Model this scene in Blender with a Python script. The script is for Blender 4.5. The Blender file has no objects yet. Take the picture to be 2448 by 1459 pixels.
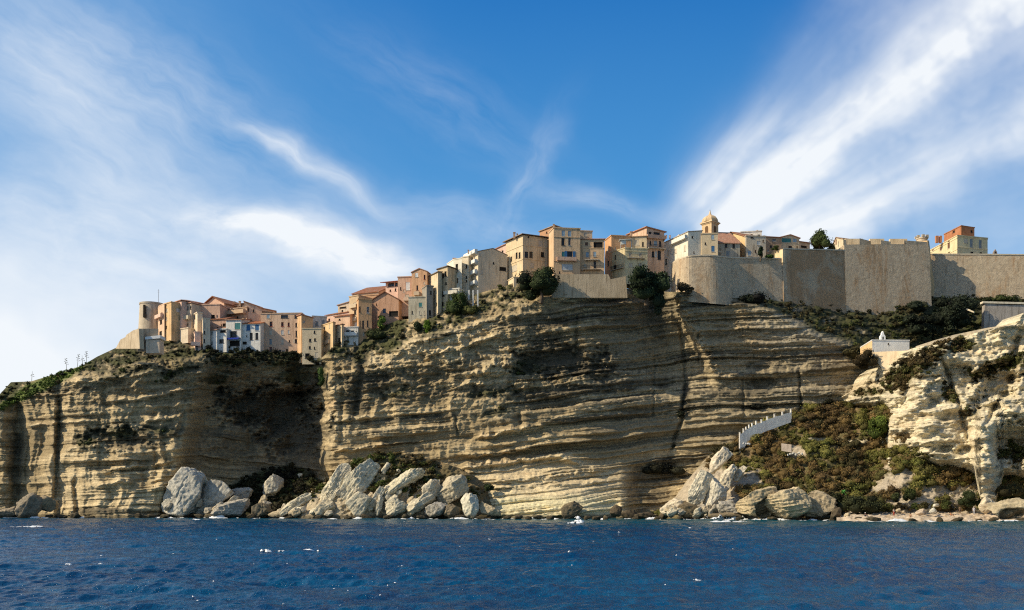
import bpy, bmesh, math, random
import numpy as np
from mathutils import Vector, Matrix, Euler
SC = bpy.context.scene
COL = SC.collection
F, CX, HY, CH = 2120.0, 1224.0, 1202.0, 4.0      # focal length in photo pixels, centre column, horizon row, eye height (m)
rad = math.radians
rng = np.random.default_rng(7)
random.seed(7)

# ------------------------------------------------------------------ small helpers
def at(px, py, Y):
    return Vector(((px - CX) / F * Y, Y, CH + (HY - py) / F * Y))
def zat(py, Y): return CH + (HY - py) / F * Y
def tag(o, label=None, cat=None, group=None, kind=None):
    if label: o['label'] = label
    if cat: o['category'] = cat
    if group: o['group'] = group
    if kind or cat: o['kind'] = kind or 'thing'
    return o
def empty(name, loc, label=None, cat=None, group=None):
    o = bpy.data.objects.new(name, None); COL.objects.link(o); o.location = loc
    o.empty_display_size = 0.2
    return tag(o, label, cat, group)
def link(name, me, parent=None, mat=None):
    o = bpy.data.objects.new(name, me); COL.objects.link(o)
    if mat is not None and not me.materials: me.materials.append(mat)
    if parent is not None:
        o.parent = parent
        o.matrix_parent_inverse = Matrix.Translation(-Vector(parent.location))
    return o
def mesh_np(name, verts, faces, cols=None, smooth=False):
    """verts (n,3); faces (m,k) with k = 3 or 4, all the same k; cols (n,3) optional point colours"""
    verts = np.asarray(verts, dtype=np.float32); faces = np.asarray(faces, dtype=np.int32)
    me = bpy.data.meshes.new(name)
    k = faces.shape[1]
    me.vertices.add(len(verts)); me.vertices.foreach_set('co', verts.ravel())
    me.loops.add(faces.size); me.loops.foreach_set('vertex_index', faces.ravel())
    me.polygons.add(len(faces))
    me.polygons.foreach_set('loop_start', np.arange(0, faces.size, k, dtype=np.int32))
    me.polygons.foreach_set('loop_total', np.full(len(faces), k, dtype=np.int32))
    if smooth: me.polygons.foreach_set('use_smooth', np.ones(len(faces), dtype=bool))
    me.update(calc_edges=True)
    if cols is not None:
        a = me.color_attributes.new('Col', 'FLOAT_COLOR', 'POINT')
        c4 = np.ones((len(verts), 4), dtype=np.float32); c4[:, :cols.shape[1]] = cols
        a.data.foreach_set('color', c4.ravel())
    return me
class MB:
    """collects polygons into ONE mesh"""
    def __init__(s): s.v = []; s.f = []
    def poly(s, pts):
        n = len(s.v); s.v += [tuple(p) for p in pts]; s.f.append(tuple(range(n, n + len(pts)))); return s
    def prism(s, pts, off):
        """polygon pts (Vectors, counter clockwise seen from the side away from off) pushed along off"""
        off = Vector(off); a = [Vector(p) for p in pts]; b = [p + off for p in a]
        s.poly(a); s.poly(b[::-1])
        for i in range(len(a)):
            j = (i + 1) % len(a)
            s.poly([a[j], a[i], b[i], b[j]])
        return s
    def box(s, o, u, v, w):
        o, u, v, w = Vector(o), Vector(u), Vector(v), Vector(w)
        return s.prism([o, o + u, o + u + w, o + w], v)
    def cbox(s, c, sx, sy, sz):
        return s.box(Vector(c) - Vector((sx / 2, sy / 2, sz / 2)), (sx, 0, 0), (0, sy, 0), (0, 0, sz))
    def lathe(s, c, prof, n=20, a0=0.0):
        c = Vector(c); base = len(s.v)
        for r, z in prof:
            for i in range(n):
                a = a0 + 2 * math.pi * i / n
                s.v.append((c.x + r * math.cos(a), c.y + r * math.sin(a), c.z + z))
        for k in range(len(prof) - 1):
            for i in range(n):
                j = (i + 1) % n
                s.f.append((base + k * n + i, base + k * n + j, base + (k + 1) * n + j, base + (k + 1) * n + i))
        s.f.append(tuple(base + (len(prof) - 1) * n + i for i in range(n)))
        s.f.append(tuple(base + i for i in range(n))[::-1])
        return s
    def tube(s, pts, r, n=6):
        pts = [Vector(p) for p in pts]; base = len(s.v)
        for k, p in enumerate(pts):
            d = (pts[min(k + 1, len(pts) - 1)] - pts[max(k - 1, 0)]).normalized()
            x = d.orthogonal().normalized(); y = d.cross(x)
            rr = r[k] if isinstance(r, (list, tuple)) else r
            for i in range(n):
                a = 2 * math.pi * i / n
                s.v.append(tuple(p + (x * math.cos(a) + y * math.sin(a)) * rr))
        for k in range(len(pts) - 1):
            for i in range(n):
                j = (i + 1) % n
                s.f.append((base + k * n + i, base + k * n + j, base + (k + 1) * n + j, base + (k + 1) * n + i))
        s.f.append(tuple(base + i for i in range(n))[::-1]); s.f.append(tuple(base + (len(pts) - 1) * n + i for i in range(n)))
        return s
    def build(s, name, mat, parent=None, smooth=False, fix=True):
        me = bpy.data.meshes.new(name); me.from_pydata(s.v, [], s.f); me.update()
        if fix:
            bm = bmesh.new(); bm.from_mesh(me); bmesh.ops.recalc_face_normals(bm, faces=bm.faces); bm.to_mesh(me); bm.free()
        if smooth:
            for p in me.polygons: p.use_smooth = True
        return link(name, me, parent, mat)

# ------------------------------------------------------------------ numpy noise
_perm = np.random.default_rng(3).permutation(256).astype(np.int32); _perm = np.concatenate([_perm, _perm, _perm])
_g3 = np.random.default_rng(5).normal(size=(256, 3)); _g3 /= np.linalg.norm(_g3, axis=1)[:, None]; _g3 = _g3.astype(np.float32)
def perlin(x, y, z=0.0):
    x, y, z = np.broadcast_arrays(np.asarray(x, np.float32), np.asarray(y, np.float32), np.asarray(z, np.float32))
    xi, yi, zi = np.floor(x).astype(np.int32), np.floor(y).astype(np.int32), np.floor(z).astype(np.int32)
    xf, yf, zf = x - xi, y - yi, z - zi
    u, v, w = [t * t * t * (t * (t * 6 - 15) + 10) for t in (xf, yf, zf)]
    xi &= 255; yi &= 255; zi &= 255
    def g(dx, dy, dz):
        h = _perm[_perm[_perm[(xi + dx) & 255] + ((yi + dy) & 255)] + ((zi + dz) & 255)] & 255
        gr = _g3[h]
        return gr[..., 0] * (xf - dx) + gr[..., 1] * (yf - dy) + gr[..., 2] * (zf - dz)
    l = lambda a, b, t: a + t * (b - a)
    return 1.6 * l(l(l(g(0,0,0), g(1,0,0), u), l(g(0,1,0), g(1,1,0), u), v), l(l(g(0,0,1), g(1,0,1), u), l(g(0,1,1), g(1,1,1), u), v), w)
def fbm(x, y, z=0.0, o=4, gain=0.5):
    s, a = 0.0, 1.0
    for k in range(o):
        f = 2.03 ** k
        s = s + a * perlin(x * f + 17.3 * k, y * f - 9.1 * k, np.asarray(z) * f + 5.7 * k); a *= gain
    return s
def ridged(x, y, z=0.0, o=4):
    s, a = 0.0, 1.0
    for k in range(o):
        f = 2.07 ** k
        s = s + a * (1 - np.abs(perlin(x * f + 7.7 * k, y * f + 3.1 * k, np.asarray(z) * f)) * 1.8); a *= 0.5
    return s / 1.9
def sstep(a, b, x):
    t = np.clip((x - a) / (b - a), 0, 1); return t * t * (3 - 2 * t)
def lerp(a, b, t): return a + (b - a) * t
def mixc(c, d, m): return c * (1 - m[..., None]) + np.asarray(d, np.float32) * m[..., None]

# ------------------------------------------------------------------ node helper
class NT:
    def __init__(s, tree): s.t = tree; s.n = tree.nodes; s.l = tree.links
    def node(s, kind, **kw):
        n = s.n.new(kind)
        for k, v in kw.items(): setattr(n, k, v)
        return n
    def put(s, sock, v):
        if v is None: return
        if hasattr(v, 'is_linked'): s.l.new(v, sock)
        else: sock.default_value = v
    def math(s, op, a, b=None, c=None, clamp=False):
        n = s.node('ShaderNodeMath', operation=op, use_clamp=clamp)
        s.put(n.inputs[0], a); s.put(n.inputs[1], b); s.put(n.inputs[2], c); return n.outputs[0]
    def vmul(s, vec, sc):
        n = s.node('ShaderNodeVectorMath', operation='MULTIPLY'); s.put(n.inputs[0], vec); n.inputs[1].default_value = sc; return n.outputs[0]
    def noise(s, vec, scale, detail=4, rough=0.55, dist=0.0):
        n = s.node('ShaderNodeTexNoise'); s.put(n.inputs['Vector'], vec)
        n.inputs['Scale'].default_value = scale; n.inputs['Detail'].default_value = detail
        n.inputs['Roughness'].default_value = rough; n.inputs['Distortion'].default_value = dist
        return n.outputs['Fac']
    def rng(s, x, a, b, c=0.0, d=1.0, smooth=True):
        n = s.node('ShaderNodeMapRange', clamp=True); n.interpolation_type = 'SMOOTHSTEP' if smooth else 'LINEAR'
        s.put(n.inputs['Value'], x); s.put(n.inputs['From Min'], a); s.put(n.inputs['From Max'], b)
        s.put(n.inputs['To Min'], c); s.put(n.inputs['To Max'], d); return n.outputs[0]
    def mix(s, fac, a, b, mode='MIX'):
        n = s.node('ShaderNodeMix', data_type='RGBA', blend_type=mode)
        s.put(n.inputs[0], fac)
        for sock, v in ((n.inputs[6], a), (n.inputs[7], b)):
            if isinstance(v, (tuple, list)): v = (*v[:3], 1.0)
            s.put(sock, v)
        return n.outputs[2]
    def pos(s): return s.node('ShaderNodeNewGeometry').outputs['Position']
    def sep(s, v):
        n = s.node('ShaderNodeSeparateXYZ'); s.put(n.inputs[0], v); return n.outputs
    def comb(s, x, y, z):
        n = s.node('ShaderNodeCombineXYZ'); s.put(n.inputs[0], x); s.put(n.inputs[1], y); s.put(n.inputs[2], z); return n.outputs[0]
def material(name):
    m = bpy.data.materials.new(name); m.use_nodes = True
    t = NT(m.node_tree); b = m.node_tree.nodes['Principled BSDF']
    b.inputs['Roughness'].default_value = 0.9; b.inputs['Specular IOR Level'].default_value = 0.25
    return m, t, b
def bump(t, b, h, strength, dist):
    n = t.node('ShaderNodeBump'); n.inputs['Strength'].default_value = strength; n.inputs['Distance'].default_value = dist
    t.put(n.inputs['Height'], h); t.put(b.inputs['Normal'], n.outputs[0])
def col4(c): return (*c, 1.0)

_cache = {}
def plaster(c, stain=0.5, rough_scale=0.5):
    key = ('pl', tuple(round(x, 3) for x in c), stain)
    if key in _cache: return _cache[key]
    m, t, b = material('plaster'); p = t.pos()
    n1 = t.noise(p, 0.45, 5, 0.6); n2 = t.noise(t.vmul(p, (1.6, 1.6, 0.16)), 1.0, 4, 0.6); n3 = t.noise(p, 3.5, 3, 0.6)
    dark = tuple(x * 0.52 for x in (c[0], c[1] * 0.93, c[2] * 0.86)); pale = tuple(min(0.85, x * 1.12 + 0.03) for x in c)
    k = t.mix(t.rng(n1, 0.35, 0.68), col4(c), col4(pale))
    k = t.mix(t.math('MULTIPLY', t.rng(n2, 0.48, 0.72), stain), k, col4(dark))
    k = t.mix(t.rng(n3, 0.56, 0.75, 0, 0.45 * stain + 0.1), k, col4(tuple(x * 0.6 for x in c)))
    t.put(b.inputs['Base Color'], k); bump(t, b, n3, 0.5, 0.12)
    _cache[key] = m; return m
def simple(c, rough=0.7, var=0.25, scale=2.0, spec=0.3, metal=0.0):
    key = ('si', tuple(round(x, 3) for x in c), rough, var)
    if key in _cache: return _cache[key]
    m, t, b = material('finish'); n = t.noise(t.pos(), scale, 4, 0.6)
    t.put(b.inputs['Base Color'], t.mix(t.rng(n, 0.3, 0.7), col4(tuple(x * (1 - var) for x in c)), col4(tuple(min(1, x * (1 + var * 0.6)) for x in c))))
    b.inputs['Roughness'].default_value = rough; b.inputs['Specular IOR Level'].default_value = spec; b.inputs['Metallic'].default_value = metal
    _cache[key] = m; return m
def tiles(c):
    key = ('ti', c)
    if key in _cache: return _cache[key]
    m, t, b = material('roof_tiles'); p = t.pos()
    n = t.noise(p, 2.2, 5, 0.7); n2 = t.noise(p, 0.5, 3)
    k = t.mix(t.rng(n, 0.32, 0.68), col4(tuple(x * 0.55 for x in c)), col4(c))
    k = t.mix(t.rng(n2, 0.5, 0.75, 0, 0.6), k, col4((0.36, 0.29, 0.22)))
    t.put(b.inputs['Base Color'], k)
    w = t.node('ShaderNodeTexWave', wave_type='BANDS', bands_direction='X'); t.put(w.inputs['Vector'], p); w.inputs['Scale'].default_value = 1.4; w.inputs['Distortion'].default_value = 0.6
    bump(t, b, w.outputs['Fac'], 0.6, 0.1)
    _cache[key] = m; return m
def glass(c=(0.015, 0.018, 0.022)):
    key = ('gl', c)
    if key in _cache: return _cache[key]
    m, t, b = material('window_glass'); b.inputs['Base Color'].default_value = col4(c)
    b.inputs['Roughness'].default_value = 0.12; b.inputs['Specular IOR Level'].default_value = 0.35
    _cache[key] = m; return m
def vcol_mat(name, fine=1.0, strata=0.5, wet=True, bump_d=0.35, rough=0.92, transl=0.0):
    """rock, earth or leaf colour stored on the mesh, broken up by noise; rock is dark and algae-stained near the sea"""
    m, t, b = material(name); p = t.pos()
    a = t.node('ShaderNodeAttribute', attribute_name='Col').outputs['Color']
    n1 = t.noise(p, 1.1 * fine, 5, 0.65); n2 = t.noise(t.vmul(p, (0.22, 0.22, 2.2)), 0.9 * fine, 4, 0.6, 0.3); n3 = t.noise(p, 4.5 * fine, 4, 0.7)
    f = t.math('MULTIPLY', t.rng(n1, 0.25, 0.72, 0.62, 1.22, False), t.rng(n2, 0.3, 0.7, 1 - 0.32 * strata, 1 + 0.18 * strata, False))
    f = t.math('MULTIPLY', f, t.rng(n3, 0.3, 0.7, 0.78, 1.15, False))
    k = t.mix(1.0, a, t.comb(f, f, f), 'MULTIPLY')
    if wet:
        z = t.sep(p)[2]
        zz = t.math('SUBTRACT', z, t.math('MULTIPLY', n1, 1.6))
        k = t.mix(t.rng(zz, 0.55, -0.35, 0, 0.8), k, (0.045, 0.037, 0.02))
    t.put(b.inputs['Base Color'], k); b.inputs['Roughness'].default_value = rough
    if bump_d > 0:
        h = t.math('ADD', t.math('MULTIPLY', n2, strata), t.math('ADD', n1, t.math('MULTIPLY', n3, 0.5)))
        bump(t, b, h, 0.9, bump_d)
    return m
def leaf_mat(name):
    m, t, b = material(name)
    a = t.node('ShaderNodeAttribute', attribute_name='Col').outputs['Color']
    t.put(b.inputs['Base Color'], a); b.inputs['Roughness'].default_value = 0.75; b.inputs['Specular IOR Level'].default_value = 0.15
    tr = t.node('ShaderNodeBsdfTranslucent'); t.put(tr.inputs['Color'], a)
    mx = t.node('ShaderNodeMixShader'); mx.inputs[0].default_value = 0.15
    t.l.new(b.outputs[0], mx.inputs[1]); t.l.new(tr.outputs[0], mx.inputs[2])
    t.l.new(mx.outputs[0], m.node_tree.nodes['Material Output'].inputs['Surface'])
    return m

# ------------------------------------------------------------------ camera, sun, sky
cam = bpy.data.cameras.new('camera'); cam.sensor_width = 36.0; cam.lens = F / 2448.0 * 36.0
cam.shift_y = (HY - 729.5) / 2448.0; cam.clip_end = 30000; cam.clip_start = 0.5
co = bpy.data.objects.new('camera', cam); COL.objects.link(co); co.location = (0, 0, CH); co.rotation_euler = (rad(90), 0, 0)
SC.camera = co
SUN_EL, SUN_AZ = 35.0, -106.0          # azimuth clockwise from +Y: from the left, a little in front of the cliffs
sd = Vector((math.sin(rad(SUN_AZ)) * math.cos(rad(SUN_EL)), math.cos(rad(SUN_AZ)) * math.cos(rad(SUN_EL)), math.sin(rad(SUN_EL))))
ld = bpy.data.lights.new('sun', 'SUN'); ld.energy = 5.0; ld.angle = rad(0.5); ld.color = (1.0, 0.86, 0.62)
lo = bpy.data.objects.new('sun', ld); COL.objects.link(lo); lo.rotation_euler = (-sd).to_track_quat('-Z', 'Y').to_euler(); lo.location = (-100, 100, 150)
SC.view_settings.view_transform = 'Standard'; SC.view_settings.look = 'None'; SC.view_settings.exposure = 0
SC.cycles.max_bounces = 5; SC.cycles.diffuse_bounces = 3; SC.cycles.glossy_bounces = 2; SC.cycles.transmission_bounces = 2
SC.cycles.use_denoising = False; SC.cycles.filter_width = 1.15

def build_sky():
    w = bpy.data.worlds.new('World'); SC.world = w; w.use_nodes = True
    w.cycles.sampling_method = 'MANUAL'; w.cycles.sample_map_resolution = 512
    t = NT(w.node_tree); t.n.clear()
    out = t.node('ShaderNodeOutputWorld'); bg = t.node('ShaderNodeBackground'); bg.inputs['Strength'].default_value = 0.12
    sky = t.node('ShaderNodeTexSky', sky_type='NISHITA'); sky.sun_disc = False
    sky.sun_elevation = rad(SUN_EL); sky.sun_rotation = rad(SUN_AZ); sky.altitude = 0; sky.air_density = 1.0; sky.dust_density = 0.6; sky.ozone_density = 2.0
    d = t.node('ShaderNodeTexCoord').outputs['Generated']
    x, y, z = t.sep(d)
    yc = t.math('MAXIMUM', y, 0.08)
    X = t.math('MULTIPLY_ADD', t.math('DIVIDE', x, yc), 2.12, 1.224)      # bearing and height angles of the sky ahead
    Y = t.math('MULTIPLY_ADD', t.math('DIVIDE', z, yc), -2.12, 1.202)
    P = t.comb(X, Y, 0.0)
    warp = t.math('SUBTRACT', t.noise(P, 3.0, 3, 0.55), 0.5); warp2 = t.math('SUBTRACT', t.noise(P, 6.5, 3, 0.6), 0.5)
    Xw = t.math('MULTIPLY_ADD', warp2, 0.10, X); Yw = t.math('MULTIPLY_ADD', warp, 0.12, Y)
    def rot(ang):
        c, s_ = math.cos(rad(ang)), math.sin(rad(ang))
        return (t.math('MULTIPLY_ADD', Xw, c, t.math('MULTIPLY', Yw, -s_)), t.math('MULTIPLY_ADD', Xw, s_, t.math('MULTIPLY', Yw, c)), c, s_)
    axes = {}
    for k, ang, su, sv in (('A', -33, 5.0, 19.0), ('B', -12, 5.0, 13.0), ('C', 60, 6.0, 18.0)):
        a, b, c, s_ = rot(ang)
        n = t.noise(t.comb(t.math('MULTIPLY', a, su), t.math('MULTIPLY', b, sv), ord(k)), 1.0, 5, 0.6, 0.2)
        axes[k] = (a, b, c, s_, n)
    def gauss(a, ca, la, b, cb, lb):
        ea = t.math('MULTIPLY_ADD', a, 1 / la, -ca / la); eb = t.math('MULTIPLY_ADD', b, 1 / lb, -cb / lb)
        r = t.math('MULTIPLY_ADD', ea, ea, t.math('MULTIPLY', eb, eb))
        return t.math('POWER', 0.3679, r)
    def streak(k, cx, cy, la, lb, amp, lo=0.3, hi=0.72, base=0.25):
        a, b, c, s_, n = axes[k]
        g = gauss(a, cx * c - cy * s_, la, b, cx * s_ + cy * c, lb)
        return t.math('MULTIPLY', t.math('MULTIPLY', g, t.rng(n, lo, hi, base * amp, amp, False)), 1.0)
    def fan():
        """cirrus fanning out of one point low over the town towards the upper right"""
        dx = t.math('SUBTRACT', Xw, 1.34); dy = t.math('SUBTRACT', 0.84, Y)
        r = t.math('SQRT', t.math('MULTIPLY_ADD', dx, dx, t.math('MULTIPLY', dy, dy)))
        th0 = t.math('ARCTAN2', dy, t.math('SUBTRACT', X, 1.34)); th = t.math('MULTIPLY_ADD', warp, 0.10, th0)
        n = t.noise(t.comb(t.math('MULTIPLY_ADD', warp2, 0.9, t.math('MULTIPLY', th0, 5.0)), t.math('MULTIPLY', r, 1.6), 2.3), 1.0, 4, 0.5, 0.0)
        nf = t.noise(t.comb(t.math('MULTIPLY', th0, 17.0), t.math('MULTIPLY', r, 2.6), 8.3), 1.0, 3, 0.5, 0.0)
        def band(c, w_, k):
            e = t.math('MULTIPLY_ADD', th, 1 / w_, -c / w_)
            return t.math('MULTIPLY', t.math('POWER', 0.3679, t.math('MULTIPLY', e, e)), k)
        m = t.math('ADD', t.math('ADD', band(0.68, 0.10, 0.72), band(0.88, 0.09, 0.34)), t.math('ADD', band(0.45, 0.07, 0.40), band(0.42, 0.26, 0.46)))
        core = gauss(X, 1.80, 0.20, Y, 0.42, 0.15)
        m = t.math('ADD', m, t.math('MULTIPLY', core, 0.55))
        m = t.math('MULTIPLY', m, t.rng(n, 0.2, 0.75, 0.5, 1.2))
        m = t.math('MULTIPLY', m, t.rng(warp2, -0.28, 0.2, 0.72, 1.08))
        m = t.math('MULTIPLY', m, t.rng(nf, 0.2, 0.8, 0.80, 1.12))
        return t.math('MULTIPLY', m, t.math('MULTIPLY', t.rng(r, 0.33, 0.52), t.rng(th, 1.16, 0.76)))
    parts = [
        fan(),
        streak('A', 0.75, 0.395, 0.20, 0.030, 0.58, lo=.2, hi=.8, base=0.45),
        streak('A', 0.66, 0.345, 0.09, 0.018, 0.30),
        streak('B', 0.82, 0.595, 0.19, 0.055, 0.95, base=0.55),
        streak('B', 0.62, 0.545, 0.16, 0.035, 0.75, base=0.3),
        streak('B', 0.89, 0.635, 0.12, 0.055, 0.55, base=0.5),
        streak('B', 0.30, 0.56, 0.55, 0.17, 0.42, base=0.35),
        streak('A', 0.12, 0.14, 0.28, 0.16, 0.44, lo=0.2, hi=0.85, base=0.45),
        streak('A', 0.24, 0.34, 0.30, 0.12, 0.36, lo=0.2, hi=0.85, base=0.4),
        streak('A', 0.45, 0.24, 0.40, 0.12, 0.22, base=0.1),
        streak('C', 1.26, 0.42, 0.15, 0.035, 0.26, base=0.1),
        streak('B', 1.43, 0.475, 0.18, 0.030, 0.34, base=0.2),
        streak('B', 1.12, 0.53, 0.26, 0.055, 0.30, base=0.15),
        streak('A', 1.05, 0.24, 0.28, 0.08, 0.14, base=0.05),
    ]
    dens = parts[0]
    for q in parts[1:]: dens = t.math('ADD', dens, q)
    hz = t.math('MULTIPLY', t.rng(X, 1.15, -0.25), t.rng(Y, 0.30, 0.86, 0.06, 0.92))       # haze, thickest low on the left
    hz = t.math('ADD', hz, t.math('MULTIPLY', t.rng(Y, 0.42, 1.05, 0.0, 0.40), t.rng(X, 0.9, 2.2, 0.6, 1.0)))
    dens = t.math('MULTIPLY_ADD', hz, t.math('MULTIPLY_ADD', warp, 0.8, 1.0), dens)
    dens = t.math('MULTIPLY', dens, t.rng(y, 0.08, 0.3)); dens = t.math('MINIMUM', dens, 0.96)
    hs = t.node('ShaderNodeHueSaturation'); hs.inputs['Saturation'].default_value = 1.1; hs.inputs['Value'].default_value = 1.0
    t.l.new(sky.outputs[0], hs.inputs['Color'])
    grad = t.mix(t.rng(Y, -0.08, 0.74, smooth=False), (0.07, 1.40, 4.5), (0.80, 3.25, 6.4))
    grad = t.mix(t.rng(X, 1.25, 0.0, 0.0, 0.60), grad, (0.75, 3.15, 6.3))
    base = t.mix(t.math('MULTIPLY', t.rng(y, 0.02, 0.3), 0.88), hs.outputs[0], grad)
    cl = t.mix(dens, base, (7.7, 8.0, 8.3))
    t.l.new(cl, bg.inputs['Color']); t.l.new(bg.outputs[0], out.inputs[0])
build_sky()
# ------------------------------------------------------------------ the cliff: macro shape as a depth map over bearing and height
I = np.interp
def brow_line(px):     # where the steep face gives way to the gentler slope above
    return I(px, [-160, 0, 60, 120, 190, 240, 330, 400, 460, 500, 770, 800, 860, 920, 1000, 1100, 1250, 1330, 1600, 1700, 1760, 1850, 1950, 2050, 2100, 2560],
                 [1010, 975, 950, 915, 905, 905, 880, 875, 868, 858, 862, 866, 880, 862, 820, 790, 735, 700, 705, 706, 722, 752, 805, 840, 868, 880])
def top_line(px):      # foot of the houses and ramparts
    return I(px, [-160, 0, 26, 74, 155, 197, 232, 281, 330, 380, 440, 480, 520, 620, 723, 768, 780, 805, 832, 860, 892, 950, 1000, 1035, 1070, 1110, 1143, 1213, 1250, 1330, 1490, 1600, 1650, 1740, 1850, 1900, 2030, 2130, 2235, 2448, 2560],
                 [1010, 942, 914, 912, 888, 874, 853, 830, 822, 815, 815, 826, 832, 838, 848, 856, 846, 822, 812, 806, 790, 766, 760, 760, 738, 715, 702, 682, 668, 690, 690, 698, 698, 705, 712, 720, 738, 735, 702, 697, 697])
def macroD(px, py):
    px = np.asarray(px, np.float64); py = np.asarray(py, np.float64)
    D = I(px, [-160, 0, 45, 60, 130, 140, 200, 300, 400, 440, 470, 700, 772, 800, 1000, 1200, 1400, 1500, 1600, 1700, 1800, 1950, 2100, 2300, 2560],
              [246, 238, 240, 239, 235.5, 237, 233, 232, 233, 234, 235, 238, 237, 235.5, 235, 234, 236.5, 239, 243, 241, 240, 238, 240, 246, 250])
    D = D + 0.011 * (1236 - py)
    xl = I(py, [800, 840, 900, 1000, 1100, 1190, 1240], [485, 478, 462, 440, 415, 385, 370])
    rec = sstep(0, 55, px - xl) * (1 - sstep(764, 792, px + 6 * np.sin(py * 0.07)))
    D = D + rec * (9.5 + 3 * np.sin((px - 480) / 290 * np.pi)) * (.22 + .78 * sstep(845, 950, py))
    xe = I(py, [690, 760, 800, 860, 900, 950], [1612, 1624, 1650, 1684, 1702, 1712])
    D = D + 4.5 * (1 - sstep(-16, 10, px - xe)) * sstep(1440, 1610, px) * (1 - sstep(880, 960, py))
    # the flared, sun-catching foot under the middle cliff and under the left headland
    f1 = sstep(1060, 1220, px + (1230 - py) * 0.5) * (1 - sstep(1330, 1530, px + (1180 - py) * 0.6))
    D = D - 10.5 * f1 * sstep(1080, 1240, py) ** 1.15 - 7.5 * sstep(1090, 1480, px) * (1 - sstep(1482, 1530, px)) * sstep(1095, 1180, py)
    f2 = sstep(150, 260, px) * (1 - sstep(375, 430, px + (py - 1150) * 0.4))
    D = D - 4.5 * f2 * sstep(1095, 1230, py)
    ty = I(px, [470, 560, 620, 690, 740, 800], [1190, 1150, 1122, 1106, 1120, 1170])          # dark talus in the recess
    D = D - 0.11 * np.clip(py - ty, 0, 200) * sstep(480, 560, px) * (1 - sstep(770, 830, px))
    ty = I(px, [1460, 1500, 1560, 1640, 1700], [1200, 1160, 1135, 1108, 1080])
    D = D - 0.07 * np.clip(py - ty, 0, 200) * sstep(1455, 1500, px)
    b = brow_line(px); sl = I(px, [0, 200, 480, 520, 760, 820, 1330, 1600, 1800, 2560], [0.16, 0.16, 0.14, 0.10, 0.08, 0.10, 0.12, 0.10, 0.19, 0.19])
    e = b - py; e = 0.5 * (e + np.sqrt(e * e + 60)) - 3.0 * np.exp(-np.abs(e) / 10)
    D = D + sl * np.clip(e, 0, 400)
    # on the right the ground climbs to meet the foot of the ramparts
    tl = top_line(px)
    want = I(px, [1560, 1604, 1650, 1700, 1742, 1800, 1870, 1950, 2019, 2100, 2216, 2228, 2448, 2570], [0, -7, -4.6, -3.0, -1.2, -1.8, -2.3, -3.4, -2.8, -8.8, -15, -9.6, -18, -22])
    return D + want * sstep(tl + 150, tl, py)
def gD(px, py): return float(macroD(np.array([float(px)]), np.array([float(py)]))[0])

# one-dimensional bed tables (rock layers): how far each layer stands out and how pale it is
def bed_table(seed, tmin, tmax):
    r = np.random.default_rng(seed); s = np.arange(500, 1400, 0.25); p = np.zeros_like(s); c = np.zeros_like(s)
    y = 500.0
    while y < 1400:
        h = tmin * (tmax / tmin) ** r.random(); v = r.normal() * 0.55; cc = r.normal() * 0.6
        m = (s >= y) & (s < y + h); q = (s[m] - y) / h
        p[m] = v + 0.25 * (1 - (2 * q - 1) ** 2) - 0.55 * (q > 0.86) * r.random(); c[m] = cc
        y += h
    k = np.ones(5) / 5
    return s, np.convolve(p, k, 'same'), c
BED1, BED2, BED3 = bed_table(11, 22, 60), bed_table(12, 8, 22), bed_table(13, 3.5, 8)
def strata(px, py, tilt):
    s = tilt
    out = []
    for b in (BED1, BED2, BED3): out += [I(s, b[0], b[1]), I(s, b[0], b[2])]
    return out
def blob(px, py, cx, cy, rx, ry, ang, nz, soft=0.35):
    c, s = math.cos(rad(ang)), math.sin(rad(ang))
    a = ((px - cx) * c - (py - cy) * s) / rx; b = ((px - cx) * s + (py - cy) * c) / ry
    d = np.sqrt(a * a + b * b) + nz
    return 1 - sstep(1 - soft, 1 + soft, d)
def ledge(px, py, pts, prot, up, down, n):
    """a bed that steps out: sloping sunlit top above the line, undercut below it"""
    xs, ys = [p[0] for p in pts], [p[1] for p in pts]
    dy = py - I(px, xs, ys) + n * up * 0.45
    ends = sstep(xs[0] - 8, xs[0] + 25, px) * (1 - sstep(xs[-1] - 30, xs[-1] + 8, px))
    pr = np.where(dy < 0, np.clip(1 + dy / up, 0, 1), np.clip(1 - dy / down, 0, 1))
    return -prot * pr * ends * (0.8 + 0.5 * n)
def grid_faces(nr, nc):
    i = np.arange(nr * nc).reshape(nr, nc)
    return np.stack([i[:-1, :-1], i[:-1, 1:], i[1:, 1:], i[1:, :-1]], -1).reshape(-1, 4)
def ray_points(px, py, Y):
    return np.stack([(px - CX) / F * Y, Y, CH + (HY - py) / F * Y], -1)

MAT_ROCK = vcol_mat('limestone_cliff', 1.3, 0.8, True, 0.22)
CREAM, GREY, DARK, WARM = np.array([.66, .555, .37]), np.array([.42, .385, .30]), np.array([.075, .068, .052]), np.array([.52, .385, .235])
OLIVE, MAQ, GRASS = np.array([.085, .085, .032]), np.array([.050, .048, .026]), np.array([.11, .15, .03])

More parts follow.
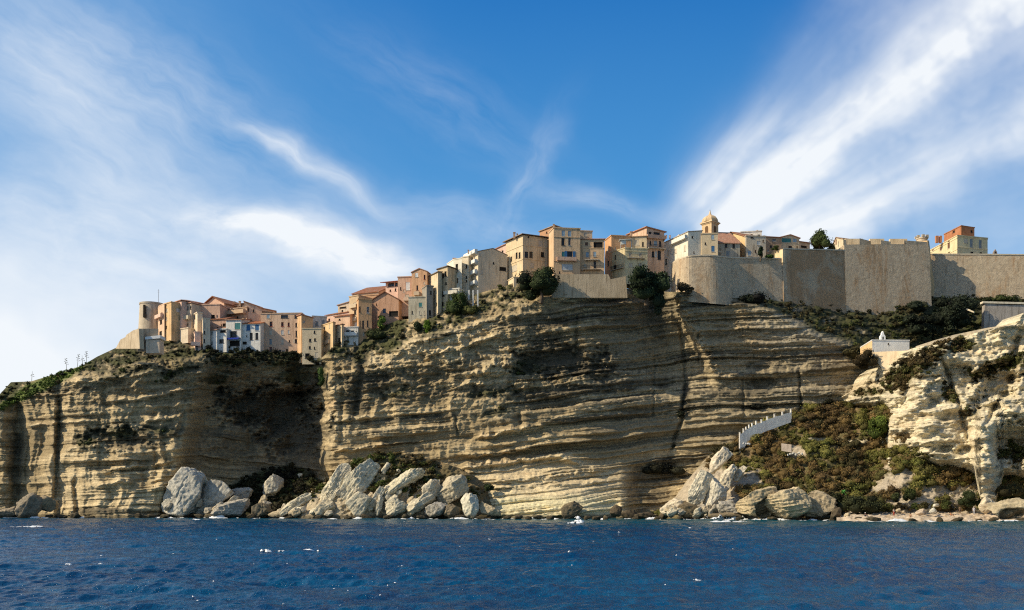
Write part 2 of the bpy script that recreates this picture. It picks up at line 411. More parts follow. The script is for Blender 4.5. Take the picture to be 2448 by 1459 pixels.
def build_cliff():
    pxs = np.concatenate([np.arange(-460, -40, 4.0), np.arange(-40, 2180, 1.75), np.arange(2180, 2880, 5.0)]); nr = 330
    t = np.linspace(0, 1, nr)[:, None]
    top = top_line(pxs)[None, :]
    px = np.repeat(pxs[None, :], nr, 0); py = 1268 + (top - 1268) * t
    D = macroD(px, py)
    n_lo = fbm(px / 160, py / 110, 1.0, 4); n_md = fbm(px / 46, py / 30, 2.0, 4); n_hi = fbm(px / 13, py / 9, 3.0, 4)
    n_fl = fbm(px / 120, py / 16, 4.0, 4)
    tilt = py + I(px, [-160, 300, 480, 780, 1000, 1650, 1700, 2200], [-12, 10, 22, -15, 8, 88, 92, 108]) + 5 * n_lo + 1.4 * n_md + 0.5 * n_hi
    p1, c1, p2, c2, p3, c3 = strata(px, py, tilt)
    rec = sstep(0, 50, px - I(py, [800, 840, 900, 1000, 1100, 1190, 1240], [485, 478, 462, 440, 415, 385, 370]) + 16 * n_md + 5 * n_hi) * (1 - sstep(758, 775, px))
    rough = I(px, [-160, 200, 440, 500, 750, 800, 1200, 1350, 1600, 1700, 2200], [1.15, 1.15, 1.1, .75, .75, 1.15, 1.0, .40, .34, .40, .42]) * (0.55 + 0.45 * (1 - sstep(930, 1080, py)))
    w = 1.0 - 0.5 * rec
    mid = sstep(900, 1010, py) * (1 - rec)
    zone = fbm(px / 210, py / 70, 14.0, 3); amp_mod = .30 + 1.0 * sstep(-.55, .55, zone + .25 * n_lo)
    amp_mod = amp_mod * I(px, [0, 430, 500, 1100, 1300], [.75, .75, 1, 1, 1]) * (1 - .35 * (1 - sstep(880, 1000, py)))
    d = -(1.05 * p1 + 0.95 * p2 * (0.6 + .8 * sstep(-.5, .5, n_fl)) + 0.42 * p3 * (0.7 + .6 * sstep(-.3, .6, n_md))) * w * amp_mod
    plan = sstep(1180, 1380, px) * (1 - rec)
    d = d - plan * .38 * p3 - plan * .30 * p2
    d = d - rough * ((0.85 - .45 * mid) * n_md + (0.5 - .2 * mid) * n_hi + 1.3 * n_lo) - 0.35 * n_fl
    # chunky, blocky weathering on the upper faces; it catches the raking sun
    blk = ridged(px / 38 + .5 * n_md, py / 19, 9.0, 4); but = ridged(px / 60 + .3 * n_lo, py / 330, 15.0, 3)
    upper = (1 - sstep(900, 1010, py)) * (1 - 0.6 * rec)
    d = d - 2.6 * (but - .55) * I(px, [0, 420, 470, 780, 820, 1150, 1300], [1, 1, .4, .4, .7, .5, .2])
    d = d - upper * 1.5 * (blk - 0.6) * I(px, [0, 1200, 1350, 1600, 1720, 2200], [1, 1, .55, .4, .5, .5])
    # vertical joints and gullies: (px at top, px at bottom, y0, y1, half width, depth)
    for x0, x1, y0, y1, hw, dep in ((50, 30, 960, 1240, 15, 2.6), (143, 130, 950, 1200, 5, 1.7), (72, 58, 1040, 1180, 6, 1.2), (178, 186, 1150, 1232, 8, 2.4), (240, 236, 1000, 1120, 5, 1.0),
                                    (862, 850, 870, 1000, 9, 2.2), (1085, 1095, 990, 1040, 3.0, 1.2), (1240, 1246, 985, 1020, 4, 1.0), (1638, 1630, 920, 1000, 4.5, 2.0), (1630, 1604, 1000, 1075, 4, 1.8),
                                    (1622, 1640, 700, 925, 4, 1.1), (1910, 1914, 885, 985, 3.2, 1.5), (1775, 1780, 900, 1000, 3, .7), (820, 812, 900, 1060, 6, 1.2), (590, 600, 900, 1080, 8, 1.2), (1380, 1376, 760, 850, 5, 1.2), (1565, 1560, 850, 1000, 3, .8)):
        xc = x0 + (x1 - x0) * (py - y0) / (y1 - y0) + 3.5 * n_md + 1.2 * n_hi
        d = d + dep * np.exp(-((px - xc) / hw) ** 2) * sstep(y0 - 12, y0 + 12, py) * (1 - sstep(y1 - 14, y1 + 14, py))
    n_led = fbm(px / 30, py / 60, 6.0, 4); LM = np.zeros_like(px)
    for pts, pr, up, dn in (
        (((1135, 1052), (1200, 1034), (1312, 1016)), 3.4, 16, 9), (((1105, 1092), (1180, 1086), (1282, 1072)), 2.4, 10, 6), (((1100, 1122), (1200, 1108), (1330, 1092), (1400, 1110)), 3.2, 16, 12),
        (((1180, 1150), (1300, 1142), (1440, 1128)), 2.2, 12, 10), (((1170, 1168), (1330, 1160), (1470, 1150)), 1.8, 8, 7), (((790, 1080), (850, 1074), (930, 1064)), 2.6, 9, 7), (((790, 1040), (812, 1036)), 2.4, 28, 6),
        (((236, 1128), (320, 1116), (412, 1104)), 3.0, 12, 8), (((378, 1112), (412, 1104)), 1.6, 24, 5), (((208, 1166), (260, 1155), (326, 1150)), 2.2, 9, 9), (((356, 1154), (406, 1140)), 2.6, 12, 7), (((352, 1172), (400, 1164)), 2.2, 14, 10),
        (((60, 1020), (150, 1010), (240, 1006)), 1.4, 8, 6), (((150, 1075), (240, 1066)), 1.8, 8, 8), (((760, 1008), (830, 1002), (900, 996)), 1.6, 7, 8),
        (((950, 830), (1060, 800), (1170, 768)), 2.2, 12, 9), (((1010, 852), (1110, 828), (1200, 800)), 1.6, 10, 8), (((1110, 905), (1170, 880), (1240, 862)), 2.4, 22, 10), (((1090, 925), (1180, 915)), 2.0, 18, 8),
        (((1240, 900), (1400, 884), (1560, 890)), 1.4, 6, 14), (((1260, 945), (1420, 935), (1640, 925)), 1.6, 6, 12), (((1280, 1005), (1450, 990), (1640, 985)), 1.2, 7, 9), (((1700, 900), (1900, 890), (2110, 866)), 1.8, 6, 12),
        (((1700, 1000), (1800, 990), (1900, 980)), 1.0, 7, 8), (((1700, 850), (1850, 835), (1980, 830)), 1.0, 6, 8), (((1300, 760), (1450, 745), (1590, 740)), 1.3, 6, 10), (((1290, 790), (1420, 778), (1600, 775)), 1.3, 6, 10),
        (((110, 880), (250, 872), (380, 868)), 1.2, 9, 6), (((250, 905), (350, 893), (450, 880)), 1.8, 8, 8), (((330, 1010), (400, 1000), (445, 985)), 2.4, 16, 9), (((250, 960), (350, 950), (450, 930)), 1.6, 9, 8)):
        q = ledge(px, py, pts, pr, up, dn, n_led); d = d + q; LM = np.maximum(LM, np.clip(-q / pr, 0, 1) * (py < I(px, [z_[0] for z_ in pts], [z_[1] for z_ in pts]) + 3))
    # the lit edge ridge of the right-hand cliff
    xe = I(py, [690, 760, 800, 860, 900], [1618, 1632, 1660, 1690, 1704])
    d = d - 1.6 * np.exp(-((px - xe - 10) / 16) ** 2) * (1 - sstep(870, 910, py)) * (0.7 + 0.8 * n_hi)
    # shallow caves in the recess
    for cx, cy, rx, ry, dep in ((655, 975, 105, 42, 4.5), (700, 1010, 70, 60, 2.5), (720, 905, 30, 40, 2.0), (1340, 865, 95, 34, 2.5), (280, 1045, 60, 26, 2.0), (1360, 935, 120, 9, 1.4), (1820, 915, 30, 10, 1.6), (1810, 880, 25, 8, 1.0)):
        d = d + dep * blob(px, py, cx, cy, rx, ry, 0, 0.5 * n_md + .2 * n_hi, .6)
    above = sstep(0, 24, brow_line(px) - py)
    d = d * (1 - 0.55 * above) - above * 0.6 * n_hi
    d = d * (1 - 0.6 * sstep(0.975, 1, t))
    Y = D + d
    P = ray_points(px, py, Y)
    above0 = sstep(0, 24, brow_line(px) - py)
    # ---- colours
    # weathered rock; fresh cream on ledge tops, foot and ridge also paints their sunlight
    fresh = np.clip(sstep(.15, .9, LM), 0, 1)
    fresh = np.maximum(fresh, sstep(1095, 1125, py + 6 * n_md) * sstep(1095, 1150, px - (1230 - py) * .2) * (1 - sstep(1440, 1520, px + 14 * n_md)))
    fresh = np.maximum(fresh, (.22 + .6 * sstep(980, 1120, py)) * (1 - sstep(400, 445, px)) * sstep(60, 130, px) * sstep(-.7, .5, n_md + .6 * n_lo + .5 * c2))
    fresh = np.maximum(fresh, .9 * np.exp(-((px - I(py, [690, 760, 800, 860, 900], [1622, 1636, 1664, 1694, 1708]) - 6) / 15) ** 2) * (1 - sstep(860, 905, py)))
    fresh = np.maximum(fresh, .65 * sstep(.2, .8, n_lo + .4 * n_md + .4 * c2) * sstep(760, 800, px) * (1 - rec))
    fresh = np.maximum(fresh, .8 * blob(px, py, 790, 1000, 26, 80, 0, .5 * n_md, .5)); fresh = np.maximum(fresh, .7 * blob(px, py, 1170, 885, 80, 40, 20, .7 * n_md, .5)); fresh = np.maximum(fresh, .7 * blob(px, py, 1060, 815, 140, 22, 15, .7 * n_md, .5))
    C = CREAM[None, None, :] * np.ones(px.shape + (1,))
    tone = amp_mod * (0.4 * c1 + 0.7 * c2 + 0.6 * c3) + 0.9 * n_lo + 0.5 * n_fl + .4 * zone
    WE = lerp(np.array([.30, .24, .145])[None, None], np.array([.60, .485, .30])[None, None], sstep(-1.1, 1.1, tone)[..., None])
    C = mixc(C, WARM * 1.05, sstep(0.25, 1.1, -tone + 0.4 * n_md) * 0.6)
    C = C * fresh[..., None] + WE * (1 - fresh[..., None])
    # dark seams along the bedding planes
    # dark lichen bands that follow single beds on the planar part of the cliff
    band = sstep(.25, .75, .8 * c2 + .75 * c3 + .25 * c1 + .35 * n_fl + .75 * zone - .1) * plan * (1 - sstep(1090, 1130, py)) * .85
    C = mixc(C, DARK * 1.25, band * (1 - above0))
    C = mixc(C, np.array([.50, .36, .20]), .6 * blob(px, py, 1770, 825, 90, 70, -10, .5 * n_md, .5)); C = mixc(C, np.array([.46, .45, .40]), .55 * blob(px, py, 1900, 800, 90, 60, -20, .5 * n_md, .5)); C = mixc(C, np.array([.52, .47, .36]), .5 * blob(px, py, 1950, 935, 120, 45, 5, .4 * n_md, .5)); C = mixc(C, np.array([.55, .44, .27]), .5 * blob(px, py, 1590, 900, 60, 60, 0, .5 * n_md, .5))
    seam = np.maximum(sstep(.35, .9, -np.gradient(p2, axis=0) * 3.0), sstep(.35, .9, np.gradient(p2, axis=0) * 3.0)) * sstep(-.6, .3, n_fl) * .7
    seam = np.maximum(seam, sstep(.4, 1, np.abs(np.gradient(p1, axis=0)) * 3.0) * .75)
    C = mixc(C, DARK * 1.2, seam * np.clip(amp_mod, 0, 1) * (1 - .5 * fresh) * (1 - above0))
    C = mixc(C, GREY * 0.62, 0.45 * sstep(1330, 1500, px) * (1 - sstep(1000, 1150, py)))
    C = mixc(C, np.array([.25, .205, .145]), 0.7 * rec * sstep(-0.8, 0.5, n_lo))  # recess tinted darker brown, its shade painted in
    # dark beds, lichen and black streaks, plus shade painted into the cave hollows
    stain = sstep(0.42, 0.95, 0.9 * c2 + 0.5 * c3 + 0.5 * n_fl) * sstep(-0.15, 0.6, n_lo + 0.3 * n_md) * 0.75
    drip = sstep(0.22, 0.62, fbm(px / 7, py / 60, 8.0, 3)) * sstep(-0.05, 0.6, n_md + 0.4 * n_lo) * upper * 0.75
    pit = sstep(0.35, 0.75, n_hi + 0.35 * n_md) * upper * 0.65
    S = np.maximum(np.maximum(stain, drip), pit)
    bl = [(1335, 862, 105, 36, 0, 1), (1400, 880, 70, 26, -8, 1), (1300, 830, 60, 30, 10, .8), (1290, 770, 90, 22, 8, .7), (1500, 775, 90, 14, 2, .6), (1380, 935, 170, 13, 5, .95), (1480, 920, 170, 9, 3, .7), (1330, 965, 120, 9, 6, .75), (1430, 1000, 140, 8, 4, .7),
          (1560, 975, 110, 7, 3, .5), (1250, 1000, 80, 8, 8, .5), (1640, 955, 9, 38, 0, .9), (1000, 1002, 150, 6, 5, .7), (900, 915, 60, 22, 20, .8), (850, 935, 24, 50, 0, .8), (1180, 930, 90, 10, 6, .5), (860, 860, 16, 50, 0, .8),
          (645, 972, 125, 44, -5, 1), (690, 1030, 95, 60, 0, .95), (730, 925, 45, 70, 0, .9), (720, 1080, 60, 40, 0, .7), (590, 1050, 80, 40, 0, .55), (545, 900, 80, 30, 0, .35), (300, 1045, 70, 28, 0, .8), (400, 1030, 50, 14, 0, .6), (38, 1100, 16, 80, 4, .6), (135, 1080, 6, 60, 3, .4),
          (200, 975, 60, 12, 20, .4), (1775, 940, 70, 9, 3, .6), (1830, 915, 42, 9, 5, .8), (1815, 875, 26, 14, 10, .7), (1810, 973, 30, 9, 8, .9), (1900, 850, 90, 6, 6, .6), (1990, 880, 110, 8, 6, .8), (1960, 855, 70, 9, 8, .6), (1880, 1010, 90, 8, 8, .5), (1780, 1010, 60, 6, 0, .6),
          (1720, 800, 60, 6, 2, .5), (1700, 860, 50, 5, 3, .4), (1570, 745, 22, 70, 0, .7), (1560, 1135, 90, 26, 12, .9), (1520, 1180, 50, 16, 0, .6), (1120, 870, 70, 16, 18, .5), (1000, 900, 80, 20, 14, .35), (1000, 940, 60, 12, 10, .45), (790, 1010, 20, 6, 0, .7), (250, 1222, 60, 7, 0, .9), (330, 1225, 50, 6, 0, .7)]
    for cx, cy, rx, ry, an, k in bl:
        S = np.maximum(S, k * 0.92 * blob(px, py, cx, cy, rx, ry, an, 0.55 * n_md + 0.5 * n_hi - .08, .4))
    S = S * (1 - 0.85 * sstep(1095, 1120, py) * sstep(1120, 1180, px) * (1 - sstep(1480, 1530, px)))
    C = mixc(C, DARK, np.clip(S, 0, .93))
    # bright sunlight on the lower wall, painted in as a paler colour
    C = mixc(C, np.array([.82, .71, .48]), 0.85 * sstep(1150, 1200, py + 8 * n_md) * sstep(1130, 1200, px) * (1 - sstep(1470, 1510, px)))
    # plants: slopes above the brow, ledges, talus
    V = above * sstep(-0.55, 0.15, n_md + 0.5 * n_hi + I(px, [0, 500, 780, 1000, 1300, 1650, 1800, 2560], [.2, .25, .12, -.05, -.1, .3, .6, .6]))
    V = np.maximum(V, 1.25 * sstep(500, 560, px) * (1 - sstep(770, 800, px)) * sstep(-6, 10, py - I(px, [470, 560, 620, 690, 740, 800], [1195, 1155, 1126, 1110, 1124, 1180])) * sstep(-1.1, -.5, n_md))
    V = np.maximum(V, 0.9 * sstep(-10, 25, brow_line(px) + 28 + 14 * n_lo - py) * (rec + 0.5 * sstep(200, 260, px) * (1 - sstep(440, 470, px))) * sstep(-.35, .15, n_hi + .5 * n_md))
    V = np.maximum(V, .95 * sstep(1600, 1625, px) * sstep(16, -4, py - top_line(px) + 12 * n_md + 5 * n_hi - 4))
    V = np.clip(V, 0, 1); V = np.maximum(V, .97 * sstep(476, 500, px) * (1 - sstep(762, 772, px)) * sstep(14, -6, py - brow_line(px) - 6 - 16 * n_md))
    for cx, cy, rx, ry, an in ((205, 1057, 30, 14, 0), (290, 1035, 55, 14, 0), (385, 1030, 35, 10, 0), (520, 905, 30, 14, 10), (700, 900, 45, 22, 0), (1255, 880, 40, 16, 0), (1165, 940, 60, 9, 6), (1190, 985, 45, 8, 10), (950, 940, 40, 10, 15), (420, 890, 40, 12, 20), (320, 885, 60, 10, 10), (770, 895, 10, 30, 0)):
        V = np.maximum(V, .85 * blob(px, py, cx, cy, rx, ry, an, 0.7 * n_md + .5 * n_hi, .4))
    vegc = lerp(MAQ[None, None, :], OLIVE[None, None, :], sstep(-.5, .6, n_md + .5 * n_hi)[..., None])
    g = blob(px, py, 95, 925, 110, 15, 27, .5 * n_md, .5); vegc = mixc(vegc, GRASS, g); V = np.maximum(V, g * .95)
    C = C * (1 - V[..., None]) + vegc * V[..., None]
    C = C * (1 + (1 - V[..., None]) * np.array([.13, .075, -.02]))
    C = np.minimum(C, .84)
    # ---- plateau behind the brow
    rows = 9; back = []; bc = []
    for k in range(1, rows + 1):
        dy = [1.5, 4, 8, 14, 22, 34, 50, 80, 140][k - 1]
        q = P[-1].copy(); q[:, 1] += dy; q[:, 0] *= q[:, 1] / P[-1][:, 1]; q[:, 2] += 0.06 * dy - 0.4 * (k == 1)
        back.append(q); bc.append(np.repeat((WARM * 0.7)[None, :], len(pxs), 0))
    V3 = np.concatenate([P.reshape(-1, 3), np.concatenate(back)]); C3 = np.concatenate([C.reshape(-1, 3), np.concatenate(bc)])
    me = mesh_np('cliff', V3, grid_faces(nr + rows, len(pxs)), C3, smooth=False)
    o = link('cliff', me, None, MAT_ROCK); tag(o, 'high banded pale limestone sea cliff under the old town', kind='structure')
    return px, py, P, V
CL_PX, CL_PY, CL_P, CL_V = build_cliff()

# ------------------------------------------------------------------ hillside of scrub on the right, headland of white rock, beach, boulder mound
HILL_X = [1560, 1600, 1650, 1700, 1740, 1770, 1800, 1830, 1880, 1930, 2000, 2110, 2160, 2330, 2448, 2560]
HILL_T = [1240, 1212, 1152, 1092, 1066, 1056, 1032, 1018, 998, 984, 984, 950, 1040, 1080, 1095, 1095]
def hill_top(px): return I(px, HILL_X, HILL_T)
def hillD(px, py):
    tp = hill_top(px); t = np.clip((1248 - py) / np.maximum(1248 - tp, 8), 0, 1.2)
    near = I(px, [1560, 1650, 1800, 2000, 2560], [225, 213, 206, 203, 203]); far = I(px, [1560, 1650, 1750, 1900, 2080, 2160, 2560], [234, 233, 236, 240, 238, 216, 214])
    Y = near + (far - near) * t ** 0.9
    # the path is cut as a small terrace
    return Y
def path_y(px): return I(px, [1830, 1870, 1910, 1990, 2110, 2140, 2200, 2330], [1020, 1032, 1047, 1053, 1057, 1068, 1084, 1093])
def build_hill():
    pxs = np.arange(1556, 2760, 2.6); nr = 130
    t = np.linspace(0, 1.04, nr)[:, None]; px = np.repeat(pxs[None, :], nr, 0); py = 1254 + (hill_top(pxs)[None, :] - 1254) * t
    Y = hillD(px, py)
    a, b, c = fbm(px / 90, py / 60, 31., 4), fbm(px / 30, py / 22, 32., 4), fbm(px / 9, py / 7, 33., 3)
    Y = Y - 2.4 * a - 1.1 * b - 0.3 * c
    gully = blob(px, py, 2085, 1120, 26, 75, -18, .3 * b, .6); Y = Y + 2.5 * gully
    pth = np.exp(-((py - path_y(px) + 1.2 * b) / 3.2) ** 2) * sstep(1828, 1850, px) * (1 - sstep(2325, 2345, px))
    Y = Y + 0.7 * pth * 0
    C = lerp(np.array([.24, .17, .085])[None, None], np.array([.14, .12, .05])[None, None], sstep(-.6, .6, b)[..., None])
    bare = np.zeros_like(px)
    for cx, cy, rx, ry, an in ((2140, 1150, 40, 26, 0), (2230, 1180, 40, 24, 10), (2290, 1190, 30, 26, 0), (2190, 1200, 70, 16, 0), (1905, 1078, 28, 10, -10), (1790, 1140, 22, 26, 30), (2110, 1165, 30, 14, 0), (2330, 1180, 18, 50, -6), (2400, 1120, 40, 9, -12)):
        bare = np.maximum(bare, blob(px, py, cx, cy, rx, ry, an, .7 * b + .4 * c, .4))
    bare = np.maximum(bare, sstep(1212, 1230, py + 6 * b) * sstep(1990, 2030, px))
    bare = np.maximum(bare, blob(px, py, 1690, 1180, 90, 75, -40, .3 * b, .3))
    C = mixc(C, np.array([.50, .42, .31]), bare); C = mixc(C, np.array([.62, .53, .36]), np.clip(pth * 1.2, 0, 1))
    P = ray_points(px, py, Y)
    q = P[-1].copy(); q[:, 1] += 14; q[:, 2] -= 1.5
    me = mesh_np('hillside', np.concatenate([P.reshape(-1, 3), q]), grid_faces(nr + 1, len(pxs)), np.concatenate([C.reshape(-1, 3), C[-1]]), True)
    tag(link('hillside', me, None, vcol_mat('dry_earth', 1.0, 0.2, False, 0.3)), 'steep brown hillside of dry scrub crossed by a pale footpath', kind='structure')
    return px, py, P, np.maximum(bare, np.clip(pth * 1.5, 0, 1))
HL_PX, HL_PY, HL_P, HL_BARE = build_hill()

MAT_WHITE_ROCK = vcol_mat('white_limestone', 1.3, 0.9, False, 0.25)
def head_top(px): return I(px, [2000, 2060, 2085, 2130, 2190, 2230, 2300, 2360, 2425, 2448, 2570], [958, 925, 890, 862, 832, 826, 808, 790, 778, 750, 742])
def head_left(py): return I(py, [740, 832, 880, 900, 940, 962, 975, 1000, 1050, 1070, 1090, 1240], [2180, 2150, 2085, 2070, 2028, 2016, 2115, 2125, 2113, 2118, 2160, 2200])
def head_bot(px): return I(px, [2000, 2100, 2115, 2160, 2230, 2330, 2345, 2380, 2400, 2448, 2570], [985, 1000, 1078, 1085, 1096, 1112, 1190, 1190, 1120, 1124, 1124])
def build_headland():
    u = np.linspace(0, 1, 350)[None, :]; nr = 250; t = np.linspace(0, 1, nr)[:, None]
    px = 2006 + (2760 - 2006) * (u ** 0.95) + 0 * t
    hb = head_bot(px); tp, bt = head_top(px) - 2, hb + 50
    py = bt + (tp - bt) * t
    a, b, c = fbm(px / 95, py / 80, 41., 4), fbm(px / 34, py / 26, 42., 4), fbm(px / 10, py / 7, 43., 4); fl = fbm(px / 80, py / 11, 44., 4)
    Y = I(px, [2000, 2060, 2110, 2150, 2200, 2300, 2350, 2448, 2570], [238, 231, 222, 214, 210, 207, 205, 203, 200]) + 0.020 * (1100 - py)
    lower_shelf = sstep(2110, 2130, px + 8 * b)                    # face steps back left of 2115 above the scrub
    Y = Y + (1 - lower_shelf) * sstep(955, 985, py) * 9
    tilt = py + 0.10 * (px - 2100) + 7 * a + 3 * b
    p1, c1, p2, c2, p3, c3 = strata(px, py, tilt * 1.0 + 37)
    Y = Y - (1.1 * p1 + .75 * p2 + .25 * p3) * (0.7 + .5 * a) - 2.4 * a - 1.3 * b - .22 * c - .4 * fl
    Y = Y - 1.6 * (ridged(px / 60, py / 34, 47., 3) - .55)
    for x0, x1, y0, y1, hw, dep in ((2252, 2290, 860, 960, 6, 3.0), (2290, 2316, 960, 1052, 5, 2.4), (2388, 2360, 960, 1010, 7, 3), (2430, 2418, 800, 930, 9, 3), (2175, 2165, 890, 960, 7, 1.6)):
        xc = x0 + (x1 - x0) * (py - y0) / (y1 - y0) + 5 * b
        Y = Y + dep * np.exp(-((px - xc) / hw) ** 2) * sstep(y0 - 14, y0 + 10, py) * (1 - sstep(y1 - 12, y1 + 16, py))
    for cx, cy, rx, ry, dep in ((2385, 912, 48, 36, 6.0), (2240, 935, 30, 30, 2.2), (2300, 900, 36, 28, 2.5), (2350, 975, 36, 20, 2.4), (2420, 1060, 40, 50, 4.5), (2300, 1075, 60, 9, 1.8), (2150, 980, 26, 12, 1.2)):
        Y = Y + dep * blob(px, py, cx, cy, rx, ry, 0, .35 * b + .12 * c, .35)
    pil = blob(px, py, 2352, 1085, 30, 95, 4, .25 * b, .35); Y = Y - 4.2 * pil        # the free-standing looking pillar
    for pts, pr, up, dn in ((((2125, 1000), (2200, 985), (2300, 978)), 2.2, 14, 10), (((2120, 1030), (2220, 1018), (2300, 1012)), 2.2, 12, 8), (((2180, 1078), (2260, 1086), (2310, 1060)), 2.6, 14, 8), (((2020, 958), (2060, 950), (2125, 948)), 2.0, 9, 8), (((2330, 968), (2400, 958), (2560, 940)), 2.0, 16, 8)):
        Y = Y + ledge(px, py, pts, pr, up, dn, b * .5)
    Y = Y + .30 * np.clip(py - hb + 5 * b, 0, 60) * sstep(2120, 2150, px)
    C = np.array([.80, .70, .49])[None, None] * np.ones(px.shape + (1,))
    tone = .6 * c1 + .5 * c2 + .5 * a + .5 * fl
    C = mixc(C, np.array([.55, .48, .35]), sstep(0, 1.2, tone)); C = mixc(C, np.array([.60, .47, .29]), .7 * sstep(.2, 1.1, -tone + .3 * b))
    C = mixc(C, DARK * 2.2, .5 * sstep(.65, 1.05, c + .4 * b + .3 * fl))
    V = np.zeros_like(px)
    for cx, cy, rx, ry, an, k in ((2205, 862, 100, 20, 28, 1), (2160, 895, 60, 26, 30, 1), (2290, 830, 40, 16, 8, .9), (2080, 938, 46, 8, 5, .9), (2350, 890, 40, 14, 10, .8), (2425, 865, 40, 18, 10, .9), (2320, 985, 22, 14, 20, .7), (2430, 1085, 40, 20, 0, .8), (2270, 945, 14, 22, 20, .7), (2180, 1088, 60, 5, -6, .8)):
        V = np.maximum(V, k * blob(px, py, cx, cy, rx, ry, an, .6 * b + .5 * c, .4))
    C = C * (1 - V[..., None]) + lerp(np.array([.10, .075, .03])[None, None], np.array([.085, .09, .028])[None, None], sstep(-.4, .5, b)[..., None]) * V[..., None]
    P = ray_points(px, py, Y)
    q = P[-1].copy(); q[:, 1] += 9; q[:, 2] += 0.2; q2 = q.copy(); q2[:, 1] += 10; q2[:, 2] -= 3
    me = mesh_np('headland', np.concatenate([P.reshape(-1, 3), q, q2]), grid_faces(nr + 2, px.shape[1]), np.concatenate([C.reshape(-1, 3), C[-1], C[-1]]), True)
    tag(link('headland', me, None, MAT_WHITE_ROCK), 'sunlit headland of white weathered limestone at the right', kind='structure')
    return px, py, P, V
HD_PX, HD_PY, HD_P, HD_V = build_headland()

def build_beach():
    px = np.repeat(np.arange(2000, 2760, 3.0)[None, :], 40, 0); t = np.linspace(0, 1, 40)[:, None]
    Y = 190 + 20 * t + 2.0 * fbm(px / 60, 0, 50., 3) * (1 - t)
    z = -0.35 + 2.2 * t ** 0.45 + (.25 * fbm(px / 16, t * 8, 51., 4) + .12 * fbm(px / 5, t * 20, 52., 2)) * sstep(0, .2, t) * (1 + .5 * t)
    z = z - 0.9 * (1 - sstep(2010, 2035, px)) * t
    P = np.stack([(px - CX) / F * Y, Y, z], -1)
    n = fbm(px / 14, t * 12, 53., 3)
    C = mixc(np.array([.74, .59, .42])[None, None] * np.ones(px.shape + (1,)), np.array([.50, .37, .23]), sstep(0, .7, n)); C = mixc(C, np.array([.10, .085, .05]), sstep(.1, -.35, z - .05 + .2 * n))
    me = mesh_np('beach', P.reshape(-1, 3), grid_faces(40, px.shape[1]), C.reshape(-1, 3), True)
    tag(link('beach', me, None, vcol_mat('beach_rock', 1.2, .5, False, .2)), 'narrow pale rocky beach below the scrub hillside', kind='structure')
    return P
BE_P = build_beach()
def mound_top(px): return I(px, [655, 700, 740, 800, 850, 900, 940, 1000, 1050, 1100, 1140, 1170, 1190, 1215], [1240, 1206, 1180, 1138, 1102, 1082, 1083, 1093, 1104, 1120, 1142, 1175, 1209, 1246])
def moundD(px, py):
    t = np.clip((1246 - py) / np.maximum(1246 - mound_top(px), 4), 0, 1.1); u = np.abs((px - 930) / 280)
    return 219.5 + 8 * t + 4 * np.clip(u - .55, 0, 1) ** 2 * 4
def build_mound():
    pxs = np.arange(656, 1216, 2.0); nr = 90; t = np.linspace(0, 1, nr)[:, None]
    px = np.repeat(pxs[None, :], nr, 0); py = 1250 + (mound_top(pxs)[None, :] - 1250) * t
    b, c = fbm(px / 32, py / 22, 61., 4), fbm(px / 9, py / 8, 62., 3)
    Y = moundD(px, py) - 1.0 * b - .35 * c
    C = lerp(np.array([.24, .165, .085])[None, None], np.array([.11, .095, .04])[None, None], sstep(-.5, .5, b + .25)[..., None])
    C = mixc(C, np.array([.30, .215, .115]), sstep(980, 1120, px - (py - 1100)) * .85)
    C = mixc(C, np.array([.56, .46, .31]), sstep(1128, 1160, py + 8 * b) * (1 - sstep(1010, 1050, px)) * .9)
    P = ray_points(px, py, Y); q = P[-1].copy(); q[:, 1] += 6; q[:, 2] -= .6; q2 = q.copy(); q2[:, 1] += 8; q2[:, 2] -= 4
    me = mesh_np('hill', np.concatenate([P.reshape(-1, 3), q, q2]), grid_faces(nr + 2, len(pxs)), np.concatenate([C.reshape(-1, 3), C[-1], C[-1]]), True)
    tag(link('hill', me, None, vcol_mat('mound_earth', 1.0, .2, True, .3)), 'brown earth mound piled against the foot of the middle cliff', kind='structure')
    return px, py, P
MD_PX, MD_PY, MD_P = build_mound()

